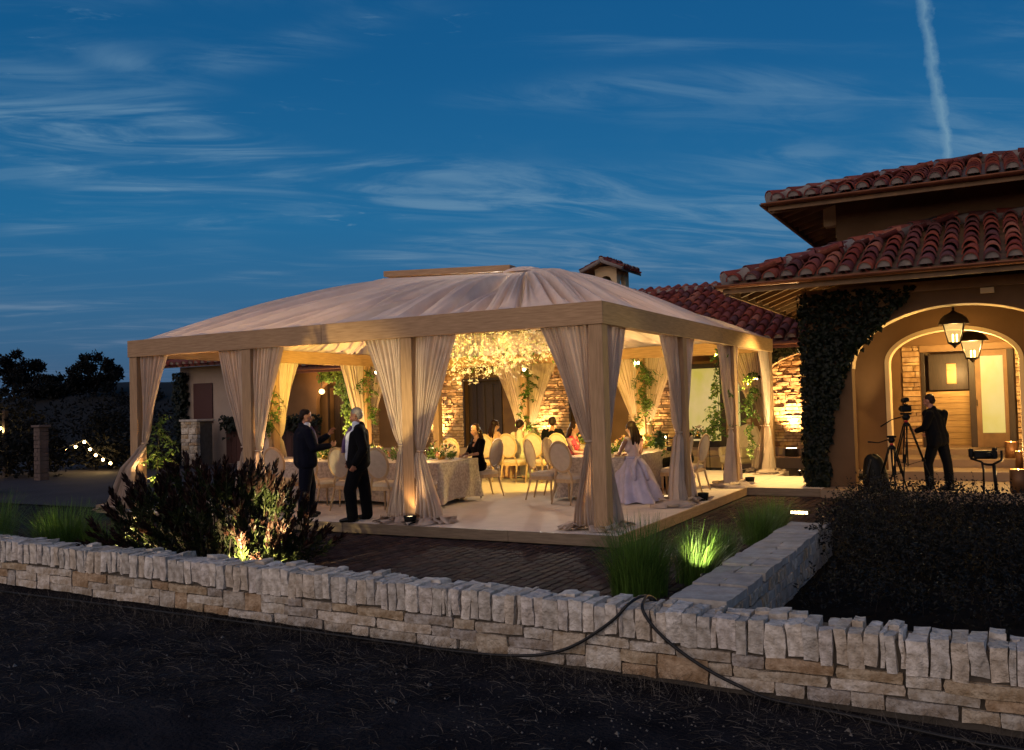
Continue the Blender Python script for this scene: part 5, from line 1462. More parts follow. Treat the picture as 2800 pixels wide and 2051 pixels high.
def seated(label, loc, rz, arms, hair=None, headyaw=0.0, lean=(0, .02), dress='blackdress', skin='skin2', skirt=None, longhair=True, sleeves=0, vneck=True, suit=False, updo=False):
    """seated on a .51 m seat; hips over the origin"""
    t = thing("person", label, "person", loc, rz)
    hz = .60; zsh = 1.08; lx, ly = lean
    mb = MB()
    cap(mb, (-.08, 0, hz), .11, (.08, 0, hz), .11); cap(mb, (0, 0, hz+.05), .115, (lx*.6, ly*.6, .82), .098); cap(mb, (-.055+lx, ly, .95), .085, (.055+lx, ly, .95), .085)
    cap(mb, (-.12+lx, ly-.01, zsh-.02), .05, (.12+lx, ly-.01, zsh-.02), .05); cap(mb, (lx, ly-.01, zsh), .055, (lx*1.1, ly+.012, zsh+.11), .046)
    for sx in (-1, 1): limb(mb, [V((sx*.09, .02, hz-.02)), V((sx*.10, .44, .53)), V((sx*.10, .40, .09))], [.088, .058, .038]); cap(mb, (sx*.10, .38, .05), .034, (sx*.105, .54, .03), .026)
    for A in arms: limb(mb, A['p'], [.043, .035, .024]); hand(mb, A['p'][2], A['d'], A['n'], .92, A.get('c', .35))
    hc = V((lx*1.25, ly*1.25+.02, zsh+.195)); R = head_shape(mb, hc, headyaw, -.12, .96)
    skin_obj("body", mb, M[skin], t, .0085, 3); face_parts(t, R, .96)
    h = MB(); h.ball((0, -.028, .04), (.084, .092, .084), 12, 8, M=R); h.ball((0, -.065, -.01), (.076, .055, .08), 12, 8, M=R)
    for sx in (-1, 1): h.ball((sx*.070, -.010, .02), (.018, .06, .06), 10, 6, M=R)
    if longhair:
        for sx in (-.055, 0, .055):
            cap(h, R @ V((sx, -.075, -.03)), .042, R @ V((sx*1.3, -.10, -.17)), .040); cap(h, R @ V((sx*1.3, -.10, -.17)), .040, R @ V((sx*1.2, -.085, -.29)), .022)
    if updo: h.ball((0, -.10, .06), (.05, .045, .045), 10, 6, M=R)
    skin_obj("hair", h, M[hair or 'hair_br'], t, .010, 2)
    d = MB(); top = zsh-.10 if vneck else zsh-.02
    cap(d, (-.08, 0, hz), .125, (.08, 0, hz), .125); cap(d, (0, -.005, hz+.05), .13, (lx*.6, ly*.6-.005, .82), .112)
    cap(d, (-.06+lx, ly, .92), .096, (.06+lx, ly, .92), .096); cap(d, (0+lx, ly-.03, .85), .10, (lx, ly-.035, top+.04), .075)
    for sx in (-1, 1):
        if vneck or suit: cap(d, (sx*.07+lx, ly+.01, .95), .085, (sx*.105+lx, ly-.012, zsh-.01), .060)
        limb(d, [V((sx*.09, .02, hz-.01)), V((sx*.105, .45, .54))], [.115, .082])
        if skirt: limb(d, [V((sx*.105, .45, .54)), V((sx*.10, .43, .16))], [.085, .10]); cap(d, (0, .44, .5), .10, (0, .43, .14), .12); cap(d, (0, .1, .56), .12, (0, .42, .52), .10)
        if suit: limb(d, [V((sx*.105, .45, .54)), V((sx*.10, .40, .10))], [.082, .07])
    for A in arms:
        if sleeves: limb(d, [A['p'][0], A['p'][1], V(A['p'][1]).lerp(V(A['p'][2]), .9)][:1+sleeves], [.068, .062, .05])
    skin_obj("suit" if suit else "dress", d, M[dress], t, .012, 5)
    return t, R
t, R = seated("woman in a black V-neck dress seated at the end of the left table", (-4.14, 3.60, .002), 2.62, [
    dict(p=[P(.165, 0, 1.05), P(.20, .10, .83), P(.08, .30, .80)], d=(-.6, .7, -.05), n=(-.1, 0, -1), c=.3),
    dict(p=[P(-.165, 0, 1.05), P(-.22, .08, .84), P(-.22, .32, .815)], d=(.15, .95, -.15), n=(0, 0, -1), c=.45)], 'hair_br', .45, (0, .03), sleeves=1, skirt=True)
MB().ball(V((-.080, -.01, -.055)), (.007, .007, .010), 8, 5, M=R).ball(V((.080, -.01, -.055)), (.007, .007, .010), 8, 5, M=R).build("earring", M['wax'], t)
seated("woman in a red dress seated on the side on chair at the right hand table", (-2.52, 4.30, .002), -1.45, [
    dict(p=[P(.165, 0, 1.05), P(.21, .12, .83), P(.10, .32, .80)], d=(-.4, .8, 0), n=(0, 0, -1)),
    dict(p=[P(-.165, 0, 1.05), P(-.21, .12, .83), P(-.12, .32, .80)], d=(.4, .8, 0), n=(0, 0, -1))], 'hair_br', -.2, (0, .06), 'red', sleeves=0, skirt=True)
seated("dark suited guest seated at the right hand table behind the right curtain", (-.70, 5.62, .002), 1.5, [
    dict(p=[P(.17, 0, 1.05), P(.22, .10, .83), P(.12, .32, .80)], d=(-.4, .8, 0), n=(0, 0, -1)),
    dict(p=[P(-.17, 0, 1.05), P(-.22, .10, .83), P(-.12, .32, .80)], d=(.4, .8, 0), n=(0, 0, -1))], 'hair_dk', 0, (0, .05), 'blackwool', 'skin', longhair=False, sleeves=2, suit=True)
seated("man in a black suit seen from behind at the rear table", (-4.22, 6.98, .05), .05, [
    dict(p=[P(.19, 0, 1.06), P(.26, .12, .84), P(.14, .34, .82)], d=(-.4, .8, 0), n=(0, 0, -1)),
    dict(p=[P(-.19, 0, 1.06), P(-.26, .12, .84), P(-.14, .34, .82)], d=(.4, .8, 0), n=(0, 0, -1))], 'hair_dk', .2, (0, .02), 'blackwool', 'skin', longhair=False, sleeves=2, suit=True)
seated("long haired woman in a tan dress seen from behind on the leftmost yellow lit chair", (-5.68, 6.92, .002), -.25, [
    dict(p=[P(.165, 0, 1.05), P(.22, .10, .83), P(.12, .32, .80)], d=(-.4, .8, 0), n=(0, 0, -1)),
    dict(p=[P(-.165, 0, 1.05), P(-.22, .10, .83), P(-.12, .32, .80)], d=(.4, .8, 0), n=(0, 0, -1))], 'hair_br', -.3, (0, .02), 'tan', sleeves=0, skirt=True)
seated("woman with pinned up dark hair in a pale dress at the rear table", (-5.02, 6.95, .002), .1, [
    dict(p=[P(.165, 0, 1.05), P(.22, .10, .83), P(.12, .32, .80)], d=(-.4, .8, 0), n=(0, 0, -1)),
    dict(p=[P(-.165, 0, 1.05), P(-.22, .10, .83), P(-.12, .32, .80)], d=(.4, .8, 0), n=(0, 0, -1))], 'hair_dk', -.3, (0, .02), 'pale', sleeves=1, skirt=True, vneck=False, longhair=False, updo=True)
# woman in the lavender gown
g, R = seated("dark haired woman in a lavender ball gown beside the nearest corner post", (-1.02, 3.66, .002), .95, [
    dict(p=[P(.165, 0, 1.05), P(.22, .12, .83), P(.12, .34, .80)], d=(-.4, .8, 0), n=(0, 0, -1)),
    dict(p=[P(-.165, 0, 1.05), P(-.22, .12, .83), P(-.12, .34, .80)], d=(.4, .8, 0), n=(0, 0, -1))], 'hair_dk', .2, (0, .04), 'bodice', sleeves=0, skirt=False)
sk = MB(); rows = []
for j, z in enumerate(np.linspace(.76, .0, 16)):
    f = 1-z/.76; rr = .135+.33*f**.7; row = []
    for i in range(72):
        a = 2*PI*i/72
        fold = .075*f*(math.sin(7*a+1.5*math.sin(z*4))+.6*math.sin(13*a+2+z*5)+1.1*noise.noise(V((math.cos(a)*2, math.sin(a)*2, z*2.5))))
        R2 = rr+fold; row.append(V((R2*math.cos(a)*1.0, R2*math.sin(a)*.92-.10*f+.02, max(z+.03*math.sin(5*a)*f*(z < .1), .006))))
    rows.append(row)
sk.grid(rows, True, True).build("gown_skirt", M['gown'], g)
bw_ = MB(); bw_.tube([(.13*math.cos(a), .12*math.sin(a)+.01, .765) for a in np.linspace(0, 2*PI, 20)], .022, 6, False)
for q in ((-.18, -.30), (.02, -.34)): bw_.tube([(-.02, -.13, .765), (q[0], q[1]*.8, .62), (q[0]*1.2, q[1]*1.15, .40)], [.03, .05, .03], 8)
bw_.build("sash", M['gown'], g)
# ================================================================== plants
def two_mat_mesh(name, mbs):
    """join (MB, material) pairs into one mesh with material slots"""
    me_v = []; me_f = []; mi = []; sm = []
    for k, (mb, m) in enumerate(mbs):
        o = len(me_v); me_v += mb.v; me_f += [tuple(i+o for i in f) for f in mb.f]; mi += [k]*len(mb.f); sm += mb.sm
    me = bpy.data.meshes.new(name); me.from_pydata(me_v, [], me_f)
    for mb, m in mbs: me.materials.append(m)
    me.polygons.foreach_set("material_index", mi); me.polygons.foreach_set("use_smooth", sm); me.update(); return me
def shoot_mesh(seed, H=.42, n=30, ls=.098, red=.42):
    r = random.Random(seed); st, lo, hi = MB(), MB(), MB()
    st.tube([(0, 0, 0), (r.uniform(-.02, .02), r.uniform(-.02, .02), H*.5), (r.uniform(-.03, .03), r.uniform(-.03, .03), H)], [.006, .004, .002], 4)
    for i in range(n):
        t = .12+.88*i/n; a = i*2.4+r.uniform(-.3, .3); tip = t > 1-red
        el = .75+.6*t+r.uniform(-.1, .1)
        d = V((math.cos(a)*math.cos(el), math.sin(a)*math.cos(el), math.sin(el)))
        leaf(hi if tip else lo, V((0, 0, H*t)), d, ls*(1.12 if tip else 1)*r.uniform(.8, 1.15), r, .36)
    return two_mat_mesh("shoot", [(st, M['stem']), (lo, M['shrub']), (hi, M['shrubred'])])
SHOOTS = [shoot_mesh(s, random.uniform(.36, .5), random.choice([24, 27, 30])) for s in range(7)]
sh = thing("red_tipped_shrub", "broad dark shrub with upright red tipped shoots behind the low wall, lit from below", "shrub", (-4.1, -2.85, -.17))
r = random.Random(5); S0 = V(sh.location); br = MB()
def shrub_h(x):   # ragged skyline along the shrub
    t = (x+4.22)/1.4
    return max(.22, (1.06 if x < -3.55 else 1.06-.75*min(1, (x+3.55)/.35))*(1-abs(t)**2.6)+.10*noise.noise(V((x*2.2, 3, 1)))+.06)
n = 0
while n < 260:
    x = r.uniform(-5.55, -2.85); y = r.uniform(-3.62, -1.9); t = (x+4.22)/1.4; q = (y+2.85)/.95
    if t*t+q*q > 1.03: continue
    hmax = shrub_h(x)*(1-.35*q*q)
    if hmax < .2: continue
    top = r.random() < .62
    z = hmax-.40+r.uniform(-.12, .06) if top else r.uniform(-.05, max(.0, hmax-.5))
    z = max(z, -.05)
    o = link("shoot", r.choice(SHOOTS), sh, V((x, y, z-.05))-S0)
    out = V((t*.38+r.gauss(0, .16), q*.42-.05+r.gauss(0, .16), 1)) if top else V((t*.9+r.gauss(0, .3), -.7+r.gauss(0, .4)+q, .75))
    o.rotation_euler = out.to_track_quat('Z', 'Y').to_euler(); s_ = r.uniform(.8, 1.2); o.scale = (s_, s_, s_)
    if n % 2 == 0: br.tube([V((x*.55-4.15*.45, y*.6-2.85*.4, -.17))-S0, V((x*.85-4.15*.15, y*.9-.28, z*.6))-S0, V((x, y, z))-S0], [.012, .009, .006], 4)
    n += 1
br.build("branches", M['bark'], sh)
fl_ = MB()   # dense inner foliage
for i in range(2600):
    x = r.uniform(-5.55, -2.85); t = (x+4.22)/1.4; y = -2.85+r.uniform(-.85, .8)*math.sqrt(max(0, 1-t*t)); hm = shrub_h(x)*.78
    z = -.15+r.random()*hm
    leaf(fl_, V((x, y, z))-S0, V((r.gauss(0, .7)+t*.4, r.gauss(0, .7)-.2, r.gauss(.6, .5))).normalized(), r.uniform(.06, .11), r, .33)
stuff(fl_.build("inner_leaves", M['shrub'], sh))

def grass_clump(x, y, z, n, H, R, label, seed, lean=(0, 0), group="ornamental grass clumps along the walls"):
    t = thing("grass_clump", label, "grass", (x, y, z), 0, group); r = random.Random(seed); mb = MB()
    for i in range(n):
        a = r.uniform(0, 2*PI); rr = R*.45*math.sqrt(r.random()); b0 = V((rr*math.cos(a), rr*math.sin(a), 0))
        h = H*r.uniform(.55, 1.1); sp = r.uniform(.05, .75)**1.2*R*1.25
        d = V((math.cos(a+r.gauss(0, .5)), math.sin(a+r.gauss(0, .5)), 0)); w = r.uniform(.0022, .0042)*(1.7 if "bright" in label else 1); sd = V((-d.y, d.x, 0))
        vs = []
        for k in range(5):
            u = k/4; p = b0+d*(sp*u**1.9)+V((lean[0]*u, lean[1]*u, h*(u-.22*u**3*(sp/R))))
            ww = w*(1-.85*u**2); vs += [p-sd*ww, p+sd*ww]
        mb.add(vs, [(2*k, 2*k+1, 2*k+3, 2*k+2) for k in range(4)], True)
    mb.build("blades", M['grass'], t); return t
grass_clump(-6.95, -3.05, -.17, 1100, .74, .85, "green grass clump behind the far left end of the front wall", 1)
grass_clump(-6.2, -3.0, -.17, 500, .50, .55, "dark grass clump between the left grass and the red shrub", 6)
grass_clump(1.45, -2.75, -.17, 1100, .78, .62, "large green grass clump in the corner of the two stone walls", 2)
grass_clump(1.78, -2.0, -.17, 300, .68, .42, "bright lit grass clump beside the short stone wall", 3, (.05, 0))
grass_clump(1.72, -.8, -.17, 420, .50, .38, "grass clump beside the middle of the short stone wall", 4)
grass_clump(1.80, .7, -.17, 520, .60, .46, "dim grass clump at the far end of the short stone wall", 5)
grass_clump(1.78, 1.7, -.17, 420, .55, .42, "dim grass clump by the ivy covered pillar's ground light", 7)
grass_clump(-9.3, -2.6, -.17, 420, .8, .7, "dark grass clump at the left picture edge", 8)

# dark low bushes in the right hand bed: each its own plant
def bush(x, y, z, rx, ry, h, n, label, seed, twigs=26):
    t = thing("low_bush", label, "bush", (x, y, z), 0, "dark bushes in the right hand bed"); r = random.Random(seed); mb = MB(); tw_ = MB()
    for i in range(n):
        a = r.uniform(0, 2*PI); q = math.sqrt(r.random()); u = r.random()**.55
        hh = h*(1-.55*q*q)*(1+.22*noise.noise(V((math.cos(a)*q*3+seed, math.sin(a)*q*3, 1))))
        p = V((rx*q*math.cos(a), ry*q*math.sin(a), hh*u))
        leaf(mb, p, V((r.gauss(0, 1), r.gauss(0, 1), r.gauss(.4, .7))).normalized(), r.uniform(.035, .065), r, .5)
    for i in range(twigs):
        a = r.uniform(0, 2*PI); q = math.sqrt(r.random()); b0 = V((rx*q*math.cos(a)*.85, ry*q*math.sin(a)*.85, h*.4*(1-.5*q*q)))
        L = r.uniform(.3, .62)*h*1.2; d = V((r.gauss(0, .22), r.gauss(0, .22), 1)).normalized(); e = b0+d*L
        tw_.tube([b0, e], [.005, .0015], 3, False)
        for k in range(11):
            u = .25+.75*k/10; aa = k*2.3
            leaf(mb, b0+d*L*u, V((math.cos(aa)*.8, math.sin(aa)*.8, .55)).normalized(), r.uniform(.035, .06), r, .5)
    mb.build("leaves", M['bush'], t); stuff(tw_.build("twigs", M["bark"], t))
BU = [(2.95, 2.6, .75, .95, .92, "dark bush against the foot of the ivy covered pillar"), (3.55, 1.2, .72, .8, 1.02, "dark bush in front of the small tripod"),
      (4.25, 1.5, .75, .8, .98, "dark bush below the walking figure in the porch"), (4.95, 1.7, .75, .8, .86, "dark bush below the camera stabiliser"),
      (3.0, .6, .65, .7, .80, "dark bush at the end of the short stone wall"), (5.6, 2.2, .8, .9, .84, "dark bush at the right picture edge"),
      (4.4, .0, .8, .8, .66, "low dark bush in the middle of the right bed"), (3.6, -.2, .7, .8, .62, "low dark bush right of the short stone wall"), (5.3, .3, .8, .9, .66, "low dark bush at the front right of the bed"),
      (3.75, 3.4, .8, .9, .90, "dark bush in front of the large tripod"), (4.8, 3.4, .8, .8, .74, "dark bush before the porch floor candles"), (2.75, 4.6, .6, .8, .72, "dark bush beside the equipment bag"),
      (3.35, -1.7, .6, .7, .42, "small sparse bush in the dark soil nearest the short stone wall"), (4.35, -1.9, .7, .7, .40, "small sparse bush in the dark soil behind the front wall"), (5.2, -1.4, .7, .7, .46, "small sparse bush in the dark soil at the right picture edge")]
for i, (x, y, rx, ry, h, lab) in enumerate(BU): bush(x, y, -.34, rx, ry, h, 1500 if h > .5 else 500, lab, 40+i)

# ivy: leaves on a wall patch; the largest ones are parts
def ivy(name, label, pts_fn, n, size, anchor, seed, nparts=120, m='ivy', thick=.16, cat="ivy"):
    t = thing(name, label, cat, anchor); r = random.Random(seed); A0 = V(anchor); mb = MB(); lm = []
    for s in range(4):
        q = MB(); R_ = random.Random(s)
        a = [(0, 0), (.30, -.12), (.62, .10), (.45, .42), (.30, .62), (0, 1.05), (-.30, .62), (-.45, .42), (-.62, .10), (-.30, -.12)]
        vs = [V((0, .35, .10))]+[V((x, y, -.10*abs(x)-.12*max(0, y-.5)+R_.uniform(-.04, .04))) for x, y in a]
        q.add(vs, [(0, i+1, (i+1) % 10+1) for i in range(10)]); me = q.mesh("leaf"); me.materials.append(M[m]); lm.append(me)
    k = 0
    while k < n:
        p, nrm = pts_fn(r)
        if p is None: continue
        nn = (V(nrm)+V((r.gauss(0, .45), r.gauss(0, .45), r.gauss(0, .45)+.25))).normalized()
        down = V((r.gauss(0, .5), r.gauss(0, .3), -1)); down = (down-nn*down.dot(nn)).normalized()
        X = down.cross(nn); sc_ = size*r.uniform(.6, 1.35)
        Mx = Matrix((X*sc_, down*sc_, nn*sc_)).transposed().to_4x4(); Mx.translation = V(p)+V(nrm)*r.random()*thick-A0
        me = r.choice(lm)
        if k < nparts: o = link("leaf", me, t); o.matrix_local = Mx
        else: mb.add([Mx @ v.co for v in me.vertices], [tuple(q.vertices) for q in me.polygons])
        k += 1
    stuff(mb.build("more_leaves", M[m], t)); return t
def pil_ivy(r):
    """ivy on the porch pillar: front face and left face; the sheet narrows downwards and spreads under the eave"""
    z = r.uniform(-.1, 3.75)
    f = r.random()
    right = 1.85+(.0 if z < 1.2 else .55*((z-1.2)/2.5)**1.6*1.9)+.10*noise.noise(V((z*2.5, 1, 0)))
    if z > 2.3: right += .35*(z-2.3)
    if z < 1.5: right = 1.80+.14*noise.noise(V((z*2.2, 4, 0)))-.12*(1.5-z)/1.5
    if f < .72:
        x = 1.28+(right-1.28)*r.random()
        # stay off the arch opening
        if x > 2.20 and z < 2.25+1.11*math.sqrt(max(0, 1-((x-4.03)/1.86)**2))-.13+.10*noise.noise(V((x*4, 8, 0))): return None, None
        return (x, 7.0, z), (0, -1, 0)
    return (1.40, 7.0+1.5*r.random()**1.5, z), (-1, 0, 0)
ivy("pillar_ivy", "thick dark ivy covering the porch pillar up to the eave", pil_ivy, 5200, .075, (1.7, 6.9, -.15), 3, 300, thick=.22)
def rear_ivy(r):
    x = r.uniform(-1.5, 1.6); z = r.uniform(2.3, 3.2)
    inside = abs((x-1.15)/2.2) < 1 and z < 2.3+.76*math.sqrt(1-((x-1.15)/2.2)**2)+.08
    if inside: return None, None
    return (x, 14.02, z), (0, -1, 0)
ivy("arch_ivy", "ivy hanging over the rear stone arch right of the pavilion", rear_ivy, 900, .085, (0, 14, 2.6), 4, 80)
def left_ivy(r):
    x = r.uniform(-16.9, -14.9); z = r.uniform(0, 3.2)
    if z < 2.3 and x < -15.75-.25*noise.noise(V((z*2, 3, 0))): return None, None
    if z < 2.75 and x < -16.1: return None, None
    return (x, 13.99, z), (0, -1, 0)
ivy("arch_vine", "bright lit climbing vine on the arch between the two standing men", left_ivy, 1900, .095, (-15.8, 14, 0), 6, 150, 'vine', .25)
def lw_ivy(r):
    return (r.uniform(-23.05, -22.5), 12.96, r.uniform(-.1, 3.3)), (0, -1, 0)
ivy("wall_ivy", "dark ivy column on the left building beside the shutter", lw_ivy, 900, .11, (-23.2, 13, -.1), 7, 40, thick=.35)
def gate_ivy(r):
    x = r.uniform(-20.3, -15.6); z = 1.45-abs(r.gauss(0, .22))*(1.2+nz(x*1.5, 2)) + .12*r.random()
    return (x, 12.58, z), (0, -1, .3)
ivy("gate_vine", "green vine trailing over the top of the board gate", gate_ivy, 900, .10, (-18, 12.6, 1.3), 8, 60, thick=.25)

# smilax garlands on posts
def garland(path, n, spread, ls, label, seed, m='vine'):
    t = thing("vine_garland", label, "garland", path[0], 0, "leafy garlands on the pavilion posts"); r = random.Random(seed); A0 = V(path[0]); pts = [V(p)-A0 for p in path]
    st = MB(); st.tube(pts, .006, 4)
    mb = MB()
    def along(u):
        u *= len(pts)-1; i = min(int(u), len(pts)-2); return pts[i].lerp(pts[i+1], u-i)
    for k in range(max(4, n//22)):   # side sprays
        u = r.random(); p = along(u); d = V((r.gauss(0, 1), r.gauss(0, 1), -.7+r.gauss(0, .5))).normalized(); L = spread*r.uniform(.5, 1.6)
        q = p+d*L+V((0, 0, -.3*L)); st.tube([p, p+d*L*.6, q], .003, 3, False)
        for j in range(22):
            w = r.random(); c = p.lerp(q, w)+V((r.gauss(0, .02), r.gauss(0, .02), r.gauss(0, .02)))
            leaf(mb, c, V((r.gauss(0, 1), r.gauss(0, 1), -.5+r.gauss(0, .6))).normalized(), ls*r.uniform(.6, 1.3), r, .45)
    st.build("stem", M['stem'], t); mb.build("leaves", M[m], t); return t
Bx, By = FX, RY
garland([(-3.15, 9.95, 2.75), (-3.0, 9.9, 2.4), (-3.2, 9.9, 2.0), (-3.05, 9.9, 1.6), (-3.2, 9.9, 1.2)], 900, .36, .085, "full leafy garland on the rear post behind the lavender gown", 1)
garland([(-6.35, 9.95, 2.7), (-6.3, 9.9, 2.2), (-6.55, 9.9, 1.7), (-6.35, 9.9, 1.1)], 560, .24, .085, "leafy garland on the rear post below the flower chandelier", 2)
garland([(-9.15, 6.75, 2.78), (-9.15, 6.6, 2.35), (-9.15, 6.8, 1.95), (-9.15, 6.9, 1.6)], 420, .22, .085, "leafy garland on the far side post above the grey-haired man", 3)
garland([(-9.15, 3.5, 2.3), (-9.2, 3.3, 1.6), (-9.15, 3.6, 1.2)], 260, .22, .085, "leafy garland on the far side post left of the navy suited man", 4)
garland([(-8.95, .25, 1.75), (-8.9, .2, 1.3), (-8.95, .2, .9), (-8.95, .2, .3)], 520, .24, .09, "lit leafy garland beside the leftmost front curtain", 5)
garland([(-.3, 6.7, 2.75), (-.35, 6.5, 2.2), (-.3, 6.6, 1.7), (-.35, 6.5, 1.1)], 520, .22, .085, "thin leafy garland on the third right hand post", 6)
garland([(-.35, 9.9, 2.4), (-.5, 9.8, 1.8), (-.4, 9.8, 1.3), (-.55, 9.8, .6)], 640, .28, .085, "leafy garland with pale blooms on the rear right corner post", 7)
garland([(-.3, 3.5, 2.74), (-.32, 3.4, 2.45)], 90, .16, .08, "small sprig at the top of the right hand post by the lavender gown", 8)
garland([(-.42, 3.4, 1.30), (-.45, 3.3, 1.05)], 190, .16, .085, "bushy sprig at the curtain tie by the lavender gown", 9)
garland([(-.42, 6.7, 1.35), (-.5, 6.6, 1.05)], 230, .18, .085, "bright sprig at the curtain tie of the third right hand post", 10)
garland([(-4.6, 14.3, 1.6), (-4.9, 14.2, 1.1), (-4.6, 14.2, .5)], 420, .30, .11, "bright green foliage lit against the rear wall left of the glass doors", 11)

# oaks on the left hillside
def oak(x, y, z, H, R, label, seed, lean=0.0, n=5200):
    t = thing("oak_tree", label, "tree", (x, y, z), 0, "dark oaks on the left hillside"); r = random.Random(seed); tr = MB(); cr = MB()
    top = V((lean, 0, H*.45)); tr.tube([(0, 0, -.4), (lean*.4, 0, H*.22), top], [R*.075, R*.055, R*.045], 7)
    clumps = []
    for i in range(24):
        a = r.uniform(0, 2*PI); q = r.random()**.5
        e = V((lean+R*q*math.cos(a), R*q*math.sin(a), H*(.24+.68*r.random()*(1.05-.5*q)))); tr.tube([top*r.uniform(.55, 1), (top+e)*.5+V((0, 0, .1*R)), e], [R*.035, R*.022, R*.01], 5)
        clumps.append((e, R*r.uniform(.18, .34)))
    for i in range(n):
        c, s = r.choice(clumps); d = V((r.gauss(0, 1), r.gauss(0, 1), r.gauss(0, .75))).normalized(); p = c+d*s*r.uniform(.4, 1.1)
        leaf(cr, p, V((r.gauss(0, 1), r.gauss(0, 1), r.gauss(0, 1))).normalized(), r.uniform(.16, .36), r, .55)
    tr.build("trunk", M['bark'], t); cr.build("crown", M['tree'], t)
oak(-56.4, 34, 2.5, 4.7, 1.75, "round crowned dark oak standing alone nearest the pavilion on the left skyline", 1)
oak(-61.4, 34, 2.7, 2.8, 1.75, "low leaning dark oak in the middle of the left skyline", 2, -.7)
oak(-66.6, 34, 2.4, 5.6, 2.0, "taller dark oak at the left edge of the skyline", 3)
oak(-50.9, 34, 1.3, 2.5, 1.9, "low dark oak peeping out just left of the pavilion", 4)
def hedge(x, y, z, rx, ry, h, label, seed, n=900, m='tree'):
    t = thing("dark_shrub", label, "shrub", (x, y, z)); r = random.Random(seed); mb = MB()
    for i in range(n):
        a = r.uniform(0, 2*PI); q = math.sqrt(r.random()); p = V((rx*q*math.cos(a), ry*q*math.sin(a), h*r.random()**.6*(1-.5*q*q)))
        leaf(mb, p, V((r.gauss(0, 1), r.gauss(0, 1), r.gauss(.3, .7))).normalized(), r.uniform(.14, .26), r, .5)
    mb.build("leaves", M[m], t)
    s_ = MB()
    for i in range(6): s_.tube([(0, 0, 0), (r.uniform(-rx, rx)*.6, r.uniform(-ry, ry)*.6, h*.6)], [.03, .01], 4)
    s_.build("branches", M['bark'], t)
hedge(-23.4, 10.2, -.2, 2.0, .9, 1.35, "dim hedge behind the string of round lights", 1, 1400, 'bush')
hedge(-21.6, 10.6, -.2, 1.1, .7, .8, "low dim hedge at the right end of the string of lights", 2, 700, 'bush')
hedge(-22.9, 6.9, -.2, 1.15, 1.0, 1.9, "dark shrub massed against the slim brick pier", 3, 1300)
hedge(-25.2, 7.6, -.2, 1.4, 1.2, 3.1, "tall dark shrub beside the left picture edge", 4, 1500)
hedge(-18.6, 2.2, -.2, 1.0, .7, .75, "low dark shrub on the drive edge at far left", 5, 600)
hedge(-30, 17, -.2, 4.5, 2, 2.6, "long dark shrub bank below the hillside", 6, 1500)
hedge(-36, 19, -.2, 5, 2, 3.4, "dark shrub bank below the middle oak", 7, 1500)
hedge(-24.5, 11.0, -.2, .8, .8, 2.6, "dark shrub behind the leftmost front curtain", 8, 800)
# ================================================================== lights and small things
WARM = (1.0, .64, .12); HOT = (1.0, .60, .24)
M['shade_glow'] = emis('lantern_globe', (1, .68, .26), 3.0)
M['lens'] = emis("lit_lens", (1.0, .72, .38), 9.0); M['bulb'] = emis("lit_bulb", (1.0, .66, .26), 26.0); M['pin'] = emis("pin_spot_lens", (1.0, .80, .45), 34)
def pin_spot(loc, aim, label, P_, cone=70, blend=.7, col=None):
    t = thing("pin_spot", label, "spotlight", loc, 0, "pin spots clamped high on the pavilion posts")
    q = (V(aim)-V(loc)).normalized(); R = q.to_track_quat('Z', 'Y').to_matrix().to_4x4()
    MB().lathe([(.0001, -.10), (.04, -.10), (.045, -.03), (.048, .0), (.044, .0), (.04, -.012)], n=10, M=R).build("housing", M['black'], t)
    MB().lathe([(.0001, -.012), (.04, -.012)], n=10, M=R).build("lens", M['pin'], t)
    MB().tube([R @ V((0, 0, -.06)), V((0, .0, .10)), V((0, 0, .13))], .008, 5).build("bracket", M['black'], t)
    lamp("pin_spot_light", 'SPOT', V(loc)+q*.02, P_, col or WARM, t, V(aim), .04, cone, blend)
CT_ = V((-4.45, 5.1, 2.6))
WH = (1.0, .93, .78)
pin_spot((-9.10, 7.02, 2.64), (-4.6, 5.0, 2.5), "lit pin spot on the far side post above the grey-haired man", 130, 46, col=WH)
pin_spot((-6.42, 9.90, 2.66), (-4.5, 5.0, 2.9), "starry lit pin spot below the flower chandelier", 130, 60, col=WH)
pin_spot((-3.22, 9.90, 2.68), (-4.4, 5.2, 2.7), "lit pin spot among the vine behind the lavender gown", 130, 60, col=WH)
pin_spot((-.32, 9.88, 2.2), (-3.0, 6.5, .8), "lit pin spot on the rear right corner post", 260, 60)
pin_spot((-.30, 6.70, 2.66), (-4.3, 5.6, .3), "pin spot on the third right hand post, seen from the side", 420, 34)
pin_spot((-3.35, .34, 2.68), (-6.5, 10.0, 1.7), "small lit pin spot tucked under the front beam", 420, 44)
pin_spot((-.30, .40, 2.68), (-3.2, 10.0, 1.7), "pin spot hidden behind the nearest corner post", 380, 44)
pin_spot((-6.40, .34, 2.68), (-9.3, 6.8, 1.9), "pin spot hidden behind the front post at the red shrub", 300, 46)
pin_spot((-.32, 3.74, 2.66), (-9.4, 5.2, 2.86), "pin spot on the right hand post throwing blossom shadows on the far beam", 90, 32)
fl = thing("eave_floodlight", "warm floodlight under the porch eave shining on the walkway and pavilion side", "floodlight", (1.15, 8.3, 3.5))
MB().box(-.09, .09, -.09, .09, -.10, .06, .02).tube([(0, 0, .06), (0, 0, .50)], .012, 5).build("housing", M['metal_dark'], fl)
lamp("flood_beam", 'SPOT', (1.02, 8.28, 3.38), 120, (1, .66, .22), fl, (.2, 8.0, .0), .10, 130, 1.0)
